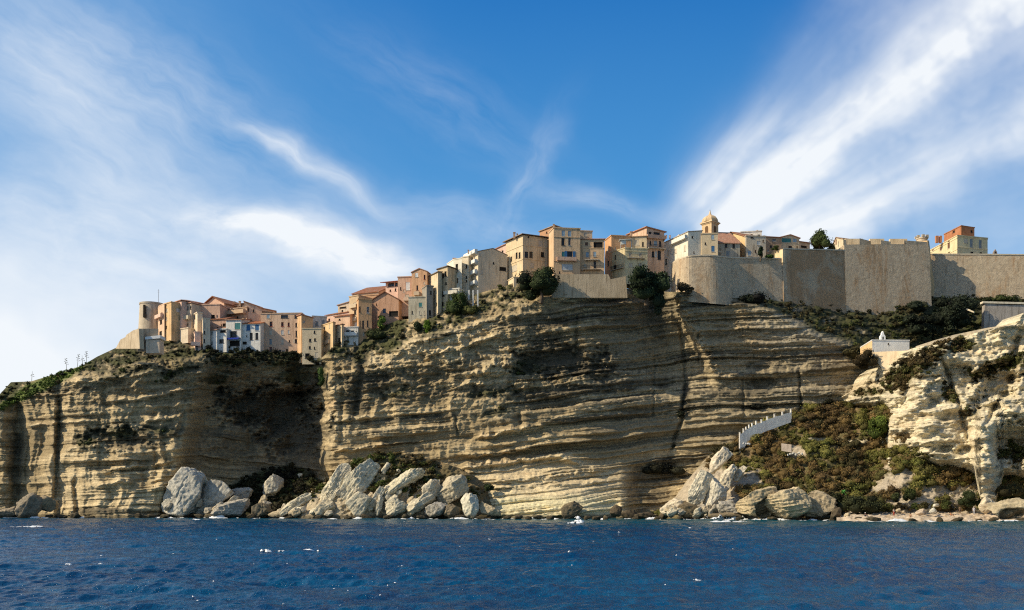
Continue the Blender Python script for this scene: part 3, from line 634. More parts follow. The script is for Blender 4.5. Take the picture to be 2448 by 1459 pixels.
# ------------------------------------------------------------------ sea
_wr = np.random.default_rng(21)
WAVES = []
for k in range(80):
    lam = 0.55 * (11.0 / 0.55) ** (k / 79.0) * _wr.uniform(.85, 1.15); th = rad(-62) + _wr.normal() * rad(34)
    WAVES.append((2 * math.pi / lam * math.cos(th), 2 * math.pi / lam * math.sin(th), 0.0175 * lam ** 0.62 * _wr.uniform(.5, 1.25), _wr.uniform(0, 6.28)))
def sea_h(x, y):
    h = np.zeros_like(x); gust = 0.72 + .45 * fbm(x / 34, y / 55, 71., 3)
    for kx, ky, a, p in WAVES:
        ph = kx * x + ky * y + p; s = np.sin(ph); h += a * (s + 0.28 * (s * s - .5) + .12 * np.sin(2 * ph))
    return h * np.clip(gust, .3, 1.5) * .62
def build_sea():
    inv = np.concatenate([[1 / 12., 1 / 16., 1 / 21.], np.linspace(1 / 25., 1 / 250., 700), [1 / 300., 1 / 420., 1 / 800., 1 / 2500., 1 / 9000.]])
    ys = np.concatenate([[-9000, -800, -100, 0], 1 / inv]); u = np.linspace(-1, 1, 1000)
    hw = 0.66 * np.abs(ys) + 14
    x = np.concatenate([np.full((len(ys), 1), -9000.0), u[None, :] * hw[:, None], np.full((len(ys), 1), 9000.0)], 1); y = np.repeat(ys[:, None], x.shape[1], 1)
    h = np.zeros_like(x); m = (y > 20) & (y < 260) & (np.abs(x) < 500); h[m] = sea_h(x[m], y[m])
    me = mesh_np('sea', np.stack([x, y, h], -1).reshape(-1, 3), grid_faces(*x.shape), None, True)
    m_, t, b = material('sea_water'); p = t.pos(); px, py, pz = t.sep(p)
    deep, mid, teal = (0.0006, 0.031, 0.098), (0.0008, 0.068, 0.160), (0.001, 0.092, 0.112)
    n = t.noise(t.vmul(p, (.045, .03, 0)), 1.0, 4, .55); n2 = t.noise(t.vmul(p, (.5, .5, .5)), 1.0, 5, .65)
    k = t.mix(t.rng(n, .3, .72), deep, mid)
    k = t.mix(t.rng(n2, .42, .70, 0, .6), k, (.002, .098, .20))
    sh = t.math('ADD', py, t.math('MULTIPLY', px, .55))
    k = t.mix(t.rng(t.math('ADD', sh, t.math('MULTIPLY', n, 50)), 150, 285, 0, .85), k, teal)
    t.put(b.inputs['Base Color'], k); b.inputs['Roughness'].default_value = .16; b.inputs['IOR'].default_value = 1.33; b.inputs['Specular IOR Level'].default_value = .42
    hb = t.math('ADD', t.noise(t.vmul(p, (1, .8, 1)), 1.9, 6, .66, .4), t.math('MULTIPLY', t.noise(p, 5.5, 4, .6), .35))
    bump(t, b, hb, .9, .22)
    tag(link('sea', me, None, m_), 'deep blue choppy sea', kind='structure')
build_sea()
# ------------------------------------------------------------------ boulders
def ico(sub):
    bm = bmesh.new(); bmesh.ops.create_icosphere(bm, subdivisions=sub, radius=1.0)
    v = np.array([x.co[:] for x in bm.verts], np.float32); f = np.array([[q.index for q in x.verts] for x in bm.faces], np.int32); bm.free(); return v, f
ICO = {k: ico(k) for k in (1, 2, 3, 4, 5, 6)}
PALE, TAN, DROCK, GROCK = (.70, .62, .45), (.56, .45, .29), (.115, .088, .055), (.46, .42, .35)
MAT_BOULDER = vcol_mat('boulder_limestone', 1.3, .45, True, .28)
_bn = [0]
G1, G2, G3 = 'pale slabs below the recessed cliff', 'tilted rocks on the earth mound', 'rocks at the foot of the scrub hillside'
def boulder(label, cx, cy, w, h, Y, ang=0, col=PALE, bed=.5, depth=None, group=None, cuts=11, dark_hollow=None, name='boulder', cat='boulder'):
    if 1190 < cx < 1500 and cy > 1200: Y -= 8.0 if cx > 1330 else 5.0
    if group == G2: Y -= 1.2
    _bn[0] += 1; sd_ = _bn[0]; r = np.random.default_rng(100 + sd_)
    sub = 6 if w > 90 else (5 if w > 45 else (4 if w > 20 else 3))
    v, f = ICO[sub]; p = v.copy()
    p = p / (np.abs(p).max(1)[:, None] * .72 + .28)
    for _ in range(cuts + 3):
        n = r.normal(size=3); n[1] *= .8; n /= np.linalg.norm(n); o = r.uniform(.62, 1.0)
        q = np.clip(p @ n - o, 0, None); p = p - q[:, None] * n * .96
    s = Y / F * 1.04; W, H = w * s / 2, h * s / 2; Dp = (depth if depth else .5 * (w + h) * .8) * s / 2
    p = p / np.abs(p).max(0) * np.array([W, Dp, H])
    nrm = v
    o3 = r.uniform(0, 50, 3); m = min(W, H)
    big = fbm(p[:, 0] / (m * 1.1) + o3[0], p[:, 1] / (m * 1.1) + o3[1], p[:, 2] / (m * 1.1) + o3[2], 3)
    fine = fbm(p[:, 0] / .75 + o3[0], p[:, 1] / .75, p[:, 2] / .75 + o3[2], 4)
    beds = fbm(p[:, 0] / 5 + o3[0], p[:, 1] / 5, p[:, 2] / .42 + o3[2] + .4 * big, 3)
    crk = ridged(p[:, 0] / (m * 1.5) + o3[1] + .35 * big, p[:, 1] / (m * 1.5), p[:, 2] / (m * .8) + o3[0], 3)
    p = p + nrm * (big * m * .10 - sstep(.66, 1.0, crk) * m * .10 + (fine * .20 + beds * .34 * bed) * min(1, m / 1.4))[:, None]
    c = np.array(col)[None] * (1 + .16 * beds * bed + .14 * big)[:, None]
    pit = np.maximum(sstep(.25, .8, fine - .2 * beds) * .5, sstep(.74, .98, crk) * .5)
    c = c * (1 - pit[:, None]) + np.array([.16, .13, .085])[None] * pit[:, None]
    if dark_hollow is not None:
        q = ((p[:, 0] / W - dark_hollow[0]) ** 2 + (p[:, 2] / H - dark_hollow[1]) ** 2) / dark_hollow[2] ** 2 + .35 * big
        k = (1 - sstep(.6, 1.2, q)) * (p[:, 1] < 0)
        p[:, 1] += k * Dp * .6; c = c * (1 - .8 * k[:, None]) + np.array([.09, .075, .05])[None] * .8 * k[:, None]
    a = rad(ang); x, z = p[:, 0] * math.cos(a) - p[:, 2] * math.sin(a), p[:, 0] * math.sin(a) + p[:, 2] * math.cos(a)
    yaw = r.uniform(-.25, .25); y = p[:, 1]; x, y = x * math.cos(yaw) - y * math.sin(yaw), x * math.sin(yaw) + y * math.cos(yaw)
    me = mesh_np(name, np.stack([x, y, z], -1), f, np.clip(c, .02, .85), True)
    o = link(name, me, None, MAT_BOULDER); o.location = at(cx, cy, Y); tag(o, label, cat, group); return o
B = boulder
B('big flat-faced grey slab leaning up to the right, largest below the recessed cliff', 440, 1186, 128, 82, 232, 52, (.60, .56, .47), .15, 60, G1, 7)
B('second leaning grey slab, just right of the largest one below the recessed cliff', 512, 1190, 112, 64, 234, 48, (.56, .52, .44), .15, 50, G1, 7)
B('narrow upright rock wedged on top between the two leaning grey slabs', 487, 1149, 46, 22, 234.5, 112, PALE, .2, 20, G1)
B('rounded pale rock low on the dark talus, right of the leaning grey slabs', 582, 1180, 56, 34, gD(582, 1192) - 1.2, 5, (.62, .56, .45), .2, None, G1)
B('lone pale block high on the dark talus under the recess', 654, 1162, 60, 44, gD(654, 1178) - 1.2, 38, (.66, .60, .47), .2, None, G1)
B('small pale stone above and right of the lone block on the dark talus', 718, 1138, 16, 14, gD(718, 1142) - .4, 60, PALE, .2, None, G1)
B('wide low grey rock at the water in front of the leaning slabs', 553, 1216, 98, 40, 229, 8, GROCK, .3, None, G1)
B('dark brown pyramid rock at the water below the dark talus', 628, 1220, 46, 46, 228, 85, (.22, .18, .12), .2, None, G1)
B('long pale wedge rising to the right at the left foot of the earth mound', 712, 1208, 92, 34, 227, 32, PALE, .4, None, G1)
B('short pale block lying above the long wedge at the mound\'s left foot', 742, 1192, 50, 26, 228, 48, PALE, .3, None, G1)
B('flat pale rock between the dark pyramid rock and the long wedge', 668, 1229, 52, 15, 226, 4, TAN, .3, None, G1)
B('large grey-brown rock at the waterline near the left end of the shore', 72, 1212, 62, 58, 229, 62, (.30, .25, .18), .25, None, 'grey rocks at the left end of the shore')
B('low rock at the very left end of the shore', 16, 1226, 64, 26, 229, 12, (.36, .29, .20), .3, None, 'grey rocks at the left end of the shore')
B('brown upright rock right of the large grey-brown one near the left end', 108, 1206, 40, 52, 231, 80, (.38, .30, .19), .3, None, 'grey rocks at the left end of the shore')
B('steep pale slab standing at the mound\'s left edge', 800, 1162, 118, 36, 225.5, 57, PALE, .45, 34, G2, 8)
B('broad creased pale slab, tallest on the earth mound', 852, 1162, 142, 64, 225.5, 56, (.74, .66, .48), .6, 46, G2, 8)
B('long straight slab slanting up to the right across the middle of the mound', 964, 1154, 134, 36, 224, 37, (.74, .66, .47), .5, 34, G2, 7)
B('creased pale rock in front of the tallest slab on the mound', 858, 1208, 66, 48, 221.5, 48, PALE, .5, None, G2)
B('narrow slanting rock between the tallest slab and the long straight slab', 894, 1200, 78, 22, 221.5, 62, PALE, .4, 20, G2)
B('thin upright rock at the water, right of the narrow slanting one', 906, 1208, 50, 16, 220.5, 78, PALE, .3, 16, G2)
B('rounded ribbed rock at the water below the long straight slab', 942, 1214, 52, 42, 220.5, 30, PALE, .6, None, G2)
B('slanting rock at the water just right of the rounded ribbed one', 1000, 1208, 84, 32, 220.5, 30, (.66, .58, .42), .5, None, G2)
B('great domed rock under the crest at the mound\'s right side', 1084, 1168, 88, 58, 223.5, 30, (.62, .53, .37), .5, 56, G2)
B('pale block tucked left of the great domed rock', 1032, 1172, 64, 40, 224, 40, (.68, .60, .44), .5, None, G2)
B('grey rock at the water below the great domed rock', 1042, 1219, 62, 32, 219.5, 25, GROCK, .3, None, G2)
B('dark brown rock at the water, right of the grey one below the dome', 1078, 1221, 46, 34, 218.5, 10, (.25, .20, .13), .3, None, G2)
B('white pointed rock standing at the water by the mound\'s right foot', 1124, 1208, 62, 46, 218.5, 72, (.76, .70, .54), .3, None, G2)
B('low tan rock trailing right of the white pointed one', 1172, 1222, 56, 26, 219, -22, TAN, .3, None, G2)
B('small white tooth of rock near the green top of the mound', 922, 1120, 30, 15, 225.5, 68, PALE, .2, None, G2)
B('tan block low at the mound\'s left foot beside the steep slab', 780, 1216, 54, 38, 223, 40, (.66, .57, .40), .4, None, G2)
B('little pale stone on the mound above the long straight slab', 950, 1128, 20, 11, 226, 40, PALE, .2, None, G2)
B('large dark boulder in front of the sunlit lower wall', 1368, 1220, 56, 38, 226, 24, (.21, .165, .10), .2, None, 'dark boulders in front of the sunlit lower wall')
B('dark upright boulder right of the large one before the sunlit lower wall', 1471, 1223, 30, 32, 224, 70, DROCK, .2, None, 'dark boulders in front of the sunlit lower wall')
B('dark flat boulder in the foam between the sunlit wall and the pale slabs', 1503, 1231, 44, 22, 222, 5, DROCK, .3, None, 'dark boulders in front of the sunlit lower wall')
B('long dark boulder out in the foam right of the sunlit lower wall', 1543, 1235, 56, 20, 217, -5, DROCK, .3, None, 'dark boulders in front of the sunlit lower wall')
B('dark rounded boulder nearest to the pale slabs\' left foot', 1590, 1231, 34, 20, 215, 10, (.16, .12, .075), .3, None, 'dark boulders in front of the sunlit lower wall')
B('pale double-humped rock at the left foot of the scrub hillside', 1612, 1213, 66, 38, 213.5, 24, (.72, .61, .44), .3, None, G3)
B('dark brown boulder leaning left at the water below the tall pale slabs', 1648, 1222, 66, 40, 210, -32, (.19, .145, .085), .2, None, G3)
B('tall pale slab leaning right, lower left edge of the scrub hillside', 1668, 1182, 112, 46, 213, 61, (.74, .66, .49), .25, 44, G3, 7)
B('tall slab with a grey shaded flank, next right of the leaning pale one', 1708, 1188, 104, 50, 212.5, 74, (.66, .60, .48), .25, 44, G3, 7)
B('pale outcrop highest up the hillside\'s left edge', 1716, 1106, 80, 36, 220, 50, (.74, .64, .48), .3, 40, G3)
B('pale ridge of rock in the scrub just above the tall slabs', 1738, 1142, 66, 32, 217, 64, (.72, .63, .47), .3, 34, G3)
B('small pale outcrop in the scrub right of the pale ridge', 1766, 1136, 48, 20, 218, 66, (.70, .62, .47), .3, 24, G3)
B('layered grey rock between the tall slabs and the big layered boulders', 1748, 1215, 60, 36, 207, 0, GROCK, .7, None, G3)
B('big layered boulder with a dark hollow in its face at the water', 1814, 1206, 92, 72, 203, 14, (.58, .46, .28), .8, None, G3, 9, (.15, -.25, .62))
B('biggest layered boulder, tan with a lit rounded top, at the water', 1882, 1203, 104, 80, 202, 8, (.62, .50, .31), .8, None, G3, 9)
B('sloping layered right half of the biggest boulder, in shade', 1944, 1208, 92, 68, 204, -18, (.46, .37, .24), .8, None, G3, 9)  # same rock as the biggest boulder, colour darkened for its shaded side
B('flat slab lying in the surf below the layered grey rock', 1733, 1233, 76, 15, 205, 3, (.26, .20, .12), .4, None, G3)
B('dark wet boulder at the left end of the pale beach', 1998, 1230, 32, 26, 199, 30, DROCK, .2, None, G3)
B('broad layered boulder with an undercut dark base at the right end of the beach', 2412, 1218, 90, 48, 192, 3, (.52, .43, .28), .9, None, 'rocks on the beach', 8, (.1, -.55, .7))
B('bright white rock behind the round white one on the beach', 2238, 1209, 18, 9, 202, 5, (.80, .74, .60), .2, None, 'rocks on the beach')
B('round white rock standing on the beach between two round bushes', 2229, 1223, 18, 17, 197, 60, (.80, .75, .62), .2, None, 'rocks on the beach')
B('pinkish low rock left of the round white one on the beach', 2202, 1224, 24, 14, 197, 3, (.66, .52, .38), .3, None, 'rocks on the beach')
B('pale broken rock pile behind the grey-clad standing person', 2360, 1208, 38, 30, 200, 50, (.72, .62, .45), .5, None, 'rocks on the beach')
B('tan block at the beach\'s left tip', 2026, 1232, 16, 11, 197, 0, TAN, .4, None, 'rocks on the beach')
B('small tan stone beside the person in red trousers', 2147, 1221, 12, 9, 200, 20, TAN, .3, None, 'rocks on the beach')
for px_ in (5, 40, 118, 150, 178, 215, 262, 296, 330, 362, 392, 478, 500, 600, 690, 762, 830, 876, 930, 968, 1010, 1100, 1150, 1212, 1240, 1262, 1290, 1316, 1404, 1424, 1448, 1520, 1570, 1626, 1690, 1768, 1846, 1990, 2052, 2078, 2092, 2182, 2246, 2290, 2340, 2376, 2440):
    Yb = float(I(px_, [0, 120, 420, 640, 780, 1190, 1220, 1420, 1560, 1640, 1760, 2000, 2100, 2450], [229, 230.5, 229, 226, 217, 215.5, 217, 214, 214, 207, 202, 197, 190, 189.5]))
    r_ = random.Random(px_)
    B('small dark sea-wet rock at the waterline', px_, HY + CH * F / Yb - r_.uniform(1, 5), r_.uniform(14, 30), r_.uniform(8, 15), Yb - .5, r_.uniform(-15, 25), r_.choice([DROCK, (.16, .125, .08), (.21, .165, .10)]), .3, None, 'small wet rocks along the waterline', 8, None, 'shore_rock', 'rock')

rr_ = random.Random(12)
for k in range(64):         # broken stone filling the gaps
    if k < 30: cx_ = rr_.uniform(700, 1060); cy_ = rr_.uniform(max(1165, mound_top(cx_) + 24), 1228); Yk = float(moundD(cx_, cy_)) - 1.2
    elif k < 48: cx_ = rr_.uniform(395, 690); cy_ = rr_.uniform(1196, 1230); Yk = 231 - (cy_ - 1196) * .08
    else: cx_ = rr_.uniform(1600, 1780); cy_ = rr_.uniform(1196 if cx_ > 1650 else 1216, 1228); Yk = 211 - (cy_ - 1196) * .08
    B('broken pale stone lying in the gaps between the fallen rocks', cx_, cy_, rr_.uniform(14, 34), rr_.uniform(10, 22), Yk, rr_.uniform(0, 70), rr_.choice([PALE, (.62, .54, .40), (.52, .45, .34), TAN]), .4, None, 'broken stones between the fallen rocks', 9, None, 'rubble_stone', 'stone')
# ------------------------------------------------------------------ foliage
MAT_LEAF = leaf_mat('leaves')
MAT_BARK = simple((.12, .085, .055), .9, .3, 3.0)
def leaf_cloud(cen, rad_, col, n, size, r, core=True, flat=.75, var=(.55, 1.5), dark=.55):
    """leaf-sized quads filling ellipsoids; cen, rad_ (N,3), col (N,3)"""
    cen, rad_, col = np.asarray(cen, float), np.asarray(rad_, float), np.asarray(col, float); N = len(cen)
    n_each = np.full(N, n) if np.isscalar(n) else np.asarray(n)
    idx = np.repeat(np.arange(N), n_each); M = len(idx)
    d = r.normal(size=(M, 3)); d /= np.linalg.norm(d, axis=1)[:, None]; d[:, 2] = np.where(d[:, 2] < -.35, -d[:, 2], d[:, 2])
    lump = 1 + .28 * perlin(d[:, 0] * 2.2 + idx * 3.7, d[:, 1] * 2.2 + idx * 1.3, d[:, 2] * 2.2)
    pos = cen[idx] + d * rad_[idx] * ((r.uniform(.55, 1.05, M) ** .6) * lump)[:, None]
    nn = d + r.normal(size=(M, 3)) * .75; nn /= np.linalg.norm(nn, axis=1)[:, None]
    t1 = np.cross(nn, r.normal(size=(M, 3))); t1 /= np.linalg.norm(t1, axis=1)[:, None]; t2 = np.cross(nn, t1)
    sz = size * r.uniform(.6, 1.35, M)[:, None] if np.isscalar(size) else np.asarray(size)[idx][:, None] * r.uniform(.6, 1.35, M)[:, None]
    V = np.stack([pos - t1 * sz, pos + t2 * sz * flat, pos + t1 * sz, pos - t2 * sz * flat], 1).reshape(-1, 3)
    C = col[idx] * r.uniform(var[0], var[1], M)[:, None]; C = np.repeat(C, 4, 0)
    Fq = np.arange(M * 4).reshape(M, 4)
    if core:
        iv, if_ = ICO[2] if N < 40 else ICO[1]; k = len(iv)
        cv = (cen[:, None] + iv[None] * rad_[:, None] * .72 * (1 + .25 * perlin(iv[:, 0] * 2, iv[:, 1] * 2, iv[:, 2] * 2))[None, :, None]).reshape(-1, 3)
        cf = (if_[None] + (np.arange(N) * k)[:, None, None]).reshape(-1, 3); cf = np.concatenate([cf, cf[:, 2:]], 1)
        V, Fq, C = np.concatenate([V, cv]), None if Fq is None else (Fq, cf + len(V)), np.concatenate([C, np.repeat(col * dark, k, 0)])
    else: Fq = (Fq,)
    return V, Fq, C
def foliage_mesh(name, V, Fs, C):
    # core triangles are written as tri polygons
    quads = Fs[0]; tris = Fs[1][:, :3] if len(Fs) > 1 else np.zeros((0, 3), int)
    me = bpy.data.meshes.new(name); me.vertices.add(len(V)); me.vertices.foreach_set('co', np.asarray(V, np.float32).ravel())
    li = np.concatenate([quads.ravel(), tris.ravel()]).astype(np.int32); me.loops.add(len(li)); me.loops.foreach_set('vertex_index', li)
    tot = np.concatenate([np.full(len(quads), 4), np.full(len(tris), 3)]).astype(np.int32); st = np.concatenate([[0], np.cumsum(tot)[:-1]]).astype(np.int32)
    me.polygons.add(len(tot)); me.polygons.foreach_set('loop_start', st); me.polygons.foreach_set('loop_total', tot); me.update(calc_edges=True)
    a = me.color_attributes.new('Col', 'FLOAT_COLOR', 'POINT'); c4 = np.ones((len(V), 4), np.float32); c4[:, :3] = np.clip(C, .008, .4); a.data.foreach_set('color', c4.ravel())
    me.materials.append(MAT_LEAF); return me
def bush_shape(cx, cy, w, h, Y, col, clumps, leaves, size, r, lean=0):
    s = Y / F; W, H = w * s / 2, h * s / 2; c0 = np.array(at(cx, cy, Y))
    d = r.normal(size=(clumps, 3)); d /= np.linalg.norm(d, axis=1)[:, None]; q = r.uniform(.2, .88, clumps)[:, None]
    cen = d * q * np.array([W, W * .8, H]); cen[:, 0] += cen[:, 2] * lean
    k = r.uniform(.26, .62, clumps)[:, None] * min(1, 1.9 / clumps ** .28)
    rr = 1.14 * k * np.array([W, W * .85, H]); m = (rr[:, 0] + rr[:, 2]) / 2; rr = .5 * rr + .5 * m[:, None]
    cc = np.array(col)[None] * r.uniform(.6, 2.0, clumps)[:, None]
    return leaf_cloud(cen, rr, cc, leaves, size, r), c0
def bush(label, cx, cy, w, h, Y, col=(.04, .055, .018), clumps=9, leaves=90, size=.2, group=None, name='bush', cat='bush', trunk=False, lean=0):
    _bn[0] += 1; r = np.random.default_rng(900 + _bn[0])
    (V, Fs, C), c0 = bush_shape(cx, cy, w, h, Y, col, clumps, leaves, size, r, lean)
    if not trunk:
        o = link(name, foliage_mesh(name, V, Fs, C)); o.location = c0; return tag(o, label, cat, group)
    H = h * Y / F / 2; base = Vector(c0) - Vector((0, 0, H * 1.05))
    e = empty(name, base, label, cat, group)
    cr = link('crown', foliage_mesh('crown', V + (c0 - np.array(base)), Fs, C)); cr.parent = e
    m = MB(); m.tube([(0, 0, -.6), (.08 * H, 0, H * .5), (0, 0, H * 1.1)], [H * .13, H * .09, H * .05], 8)
    for k in range(6):
        a = k * 1.05; m.tube([(.02, 0, H * (.45 + .06 * k)), (math.cos(a) * H * .4, math.sin(a) * H * .35, H * (.85 + .08 * k))], [H * .05, H * .02], 6)
    t = m.build('trunk', MAT_BARK, None); t.parent = e
    return e
DG, MG, YG, BR = (.030, .042, .016), (.045, .066, .020), (.085, .115, .022), (.085, .062, .026)
# trees hanging over the cliff edge between the houses
bush('dark leafy tree hanging over the cliff edge below the beige corner house', 1293, 677, 92, 84, min(237.6, gD(1293, 700) - 1.0), DG, 26, 230, .22, None, 'hanging_tree', 'tree', True)
bush('widest dark tree at the cliff edge, beside the white parasol', 1545, 682, 112, 84, min(237.6, gD(1545, 705) - .8), (.026, .040, .018), 30, 240, .22, None, 'hanging_tree', 'tree', True)
bush('dark ivy curtain trailing down the cliff below the widest dark tree', 1580, 722, 34, 66, min(238.4, gD(1580, 720) - .5), (.020, .030, .016), 10, 160, .2, None, 'ivy', 'ivy')
bush('bright-edged green tree on the slope left of the white balcony house', 1094, 728, 50, 76, gD(1094, 745) - .8, MG, 16, 200, .2, None, 'hillside_tree', 'tree', True, .35)
bush('low yellow-green shrub below the bright-edged green tree', 1128, 742, 46, 22, gD(1128, 745) - .3, (.075, .08, .025), 8, 90, .18)
bush('slim yellow-green shrub below the red-roofed orange house', 913, 773, 24, 38, gD(913, 785) - .8, (.09, .13, .025), 7, 130, .16)
bush('sprawling dark shrub at the foot of the orange tower house', 893, 802, 62, 30, gD(893, 805) - .6, (.045, .055, .02), 10, 120, .18)
bush('bright fresh-green shrub on the slope below the orange gabled house', 1021, 783, 18, 34, gD(1021, 790) - .6, (.11, .19, .02), 6, 140, .15)
bush('dark shrub hanging beside the bright fresh-green one', 996, 782, 34, 26, gD(996, 785) - .5, DG, 7, 110, .18)
bush('green fern-like shrub clinging to the corner of the middle cliff', 770, 902, 20, 40, gD(782, 902) - .8, (.045, .08, .02), 6, 110, .16)
bush('dense round tree behind the rampart parapet', 1957, 579, 60, 44, 262, (.055, .075, .025), 18, 170, .2, None, 'rampart_tree', 'tree', True)
bush('thin pale olive tree right of the dense round tree on the rampart', 1985, 590, 22, 24, 263, (.10, .11, .045), 7, 60, .18, None, 'rampart_tree', 'tree', True)
bush('dark narrow cypress in front of the grey house on the bastion', 1818, 604, 13, 30, 249, (.020, .034, .014), 9, 150, .15, None, 'cypress', 'tree', True)
bush('low green bush right of the cypress on the bastion', 1838, 612, 28, 14, 249.3, (.04, .07, .018), 6, 90, .16)
bush('green bush growing over the lit wall end above the bastion', 1852, 594, 22, 10, 253, (.06, .085, .022), 5, 80, .15)
bush('largest dark evergreen mass on the slope under the rampart corner', 2285, 752, 130, 84, 254, (.018, .024, .014), 26, 200, .28, 'dark evergreens below the rampart', 'evergreen_shrub', 'shrub')
bush('low dark evergreen spreading left of the largest mass, towards the chapel', 2200, 776, 90, 44, 251, (.020, .026, .015), 16, 150, .26, 'dark evergreens below the rampart', 'evergreen_shrub', 'shrub')
bush('dark evergreen right under the rampart\'s outer corner', 2186, 734, 66, 20, 260, (.018, .025, .015), 10, 120, .22, 'dark evergreens below the rampart', 'evergreen_shrub', 'shrub')
bush('dark evergreen hugging the rampart foot right of the round bastion', 1790, 716, 92, 26, 247, (.019, .025, .015), 14, 130, .22, 'dark evergreens below the rampart', 'evergreen_shrub', 'shrub')
bush('dark shrub in the notch under the round bastion', 1637, 694, 42, 26, 241.5, (.05, .040, .022), 9, 110, .2, 'dark evergreens below the rampart', 'evergreen_shrub', 'shrub')
bush('olive shrub along the coping at the far right below the rampart', 2400, 717, 90, 14, 262, (.05, .065, .02), 10, 90, .2, 'dark evergreens below the rampart', 'evergreen_shrub', 'shrub')
bush('brown bush hiding the chapel\'s lower left corner', 2070, 860, 64, 40, 225.5, (.07, .05, .022), 16, 130, .18)
# ledge bushes on the bare rock
LB = 'bushes rooted in the cliff face'
bush('round dark bush in the vertical crack of the right-hand cliff', 1625, 992, 26, 20, gD(1625, 992) - .4, (.022, .026, .014), 6, 90, .17, LB)
bush('small dark bush at the lower end of the diagonal crack', 1611, 1067, 15, 10, gD(1611, 1067) - .5, (.022, .024, .014), 4, 60, .15, LB)
bush('flat dark bush on a ledge above the stepped white wall', 1809, 974, 42, 13, gD(1809, 974) - .3, (.020, .022, .014), 7, 80, .16, LB)
bush('dark bush on the ledge right of the stepped wall\'s top', 1976, 962, 36, 17, gD(1976, 962) - .5, (.03, .030, .016), 6, 80, .17, LB)
bush('long dark strip of bushes above the pink rock at the cliff foot', 1585, 1124, 110, 26, gD(1590, 1126) - .6, (.024, .024, .014), 16, 110, .2, LB)
bush('dark green bush beside the right shoulder of the earth mound', 1167, 1165, 28, 24, 226, (.030, .042, .016), 7, 110, .17, LB)
bush('dark bush crowning the rock below the chapel on the left', 2040, 842, 74, 26, gD(2040, 850) - 1.0, (.06, .052, .022), 12, 110, .2, LB)
# beach bushes
BB = 'bushes behind the beach'
bush('tallest dark bush on the beach, behind the grey-clad person', 2322, 1199, 50, 42, 202, (.030, .040, .014), 12, 150, .16, BB)
bush('round yellow-green bush right of the round white rock', 2259, 1210, 30, 25, 200, (.050, .058, .016), 8, 130, .15, BB)
bush('round dark bush left of the round white rock', 2209, 1210, 30, 22, 201, (.055, .048, .018), 8, 120, .15, BB)
bush('upright green bush on the bank above the pinkish rock', 2176, 1186, 34, 44, 205, (.045, .058, .016), 10, 140, .16, BB)
bush('small green bush at the foot of the upright green one', 2188, 1212, 26, 18, 202, (.050, .062, .018), 6, 110, .15, BB)
bush('dark round bush on the grey bank left of the upright green one', 2141, 1191, 32, 26, 204, (.034, .040, .015), 8, 120, .16, BB)
bush('yellow-green bush behind the person in red trousers', 2122, 1215, 34, 20, 202, (.060, .062, .018), 8, 110, .15, BB)
bush('brown bush right of the person in red trousers', 2152, 1214, 32, 20, 202, (.055, .042, .020), 8, 110, .15, BB)
bush('wide dark thicket at the left end of the beach', 2058, 1208, 96, 46, 202.5, (.030, .034, .014), 20, 150, .18, BB)
bush('dark thicket between the big layered boulders and the beach', 2006, 1204, 46, 44, 204, (.034, .036, .014), 12, 130, .18, BB)
bush('olive thicket above the broad layered boulder at the right end', 2420, 1176, 80, 40, 203, (.060, .052, .020), 14, 120, .18, BB)
bush('bright green bush where the white headland meets the upper scrub', 2096, 1020, 40, 62, 221, (.085, .115, .022), 16, 150, .19)
# a palm-like clump of bright fronds above the beach
def palm():
    Y = 205; e = empty('palm', at(2016, 1182, Y), 'bright green spiky palm among the dark bushes above the beach', 'palm'); r = random.Random(4)
    m = MB(); m.tube([(0, 0, -1.2), (0, 0, .2)], [.16, .12], 8); t = m.build('trunk', MAT_BARK); t.parent = e
    g = simple((.06, .20, .03), .6, .3, 2.0)
    m = MB()
    for k in range(26):
        a = k * 2.4; el = r.uniform(.15, 1.2); L = r.uniform(1.3, 1.9); dx, dy = math.cos(a), math.sin(a); pts = []
        for j in range(6):
            u = j / 5; pts.append(Vector((dx * L * u * math.cos(el), dy * L * u * math.cos(el), .2 + L * u * math.sin(el) - .75 * u * u)))
        sx = Vector((-dy, dx, 0))
        for j in range(5):
            w0, w1 = .20 * math.sin(.35 + 2.6 * j / 5), .20 * math.sin(.35 + 2.6 * (j + 1) / 5)
            m.poly([pts[j] - sx * w0, pts[j] + sx * w0, pts[j + 1] + sx * w1, pts[j + 1] - sx * w1])
    m.build('fronds', g, None, fix=False).parent = e
palm()
# scrub that nobody could count
def scrub(name, label, P, px, py, mask, n, rmin, rmax, leaves, size, pal, seed, lift=.35, jit=.16, var=(.55, 1.5), dark=.55):
    r = np.random.default_rng(seed); w = mask.ravel().copy()
    if P.shape[1] > 3 and P.ndim == 3: pass
    A = np.abs(np.gradient(px, axis=1) * np.gradient(py, axis=0)).ravel(); w = w * A; w /= w.sum()
    idx = r.choice(len(w), n, p=w); c = P.reshape(-1, 3)[idx]
    R = rmin + (rmax - rmin) * r.random(n) ** 1.6
    rr = np.stack([R * r.uniform(.85, 1.4, n), R * r.uniform(.8, 1.2, n), R * r.uniform(.6, 1.0, n)], -1); c = c + np.stack([0 * R, -R * .3, R * lift], -1)
    q = fbm(c[:, 0] / 9, c[:, 2] / 7, seed, 3); pi = np.clip(((q + .75) / 1.5 + r.normal(size=n) * jit) * len(pal), 0, len(pal) - 1).astype(int)
    col = np.array(pal)[pi] * r.uniform(.7, 1.35, n)[:, None]
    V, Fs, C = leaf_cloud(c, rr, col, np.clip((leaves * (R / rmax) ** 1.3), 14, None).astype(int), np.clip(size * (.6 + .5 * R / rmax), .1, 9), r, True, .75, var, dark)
    return tag(link(name, foliage_mesh(name, V, Fs, C)), label, None, None, 'stuff')
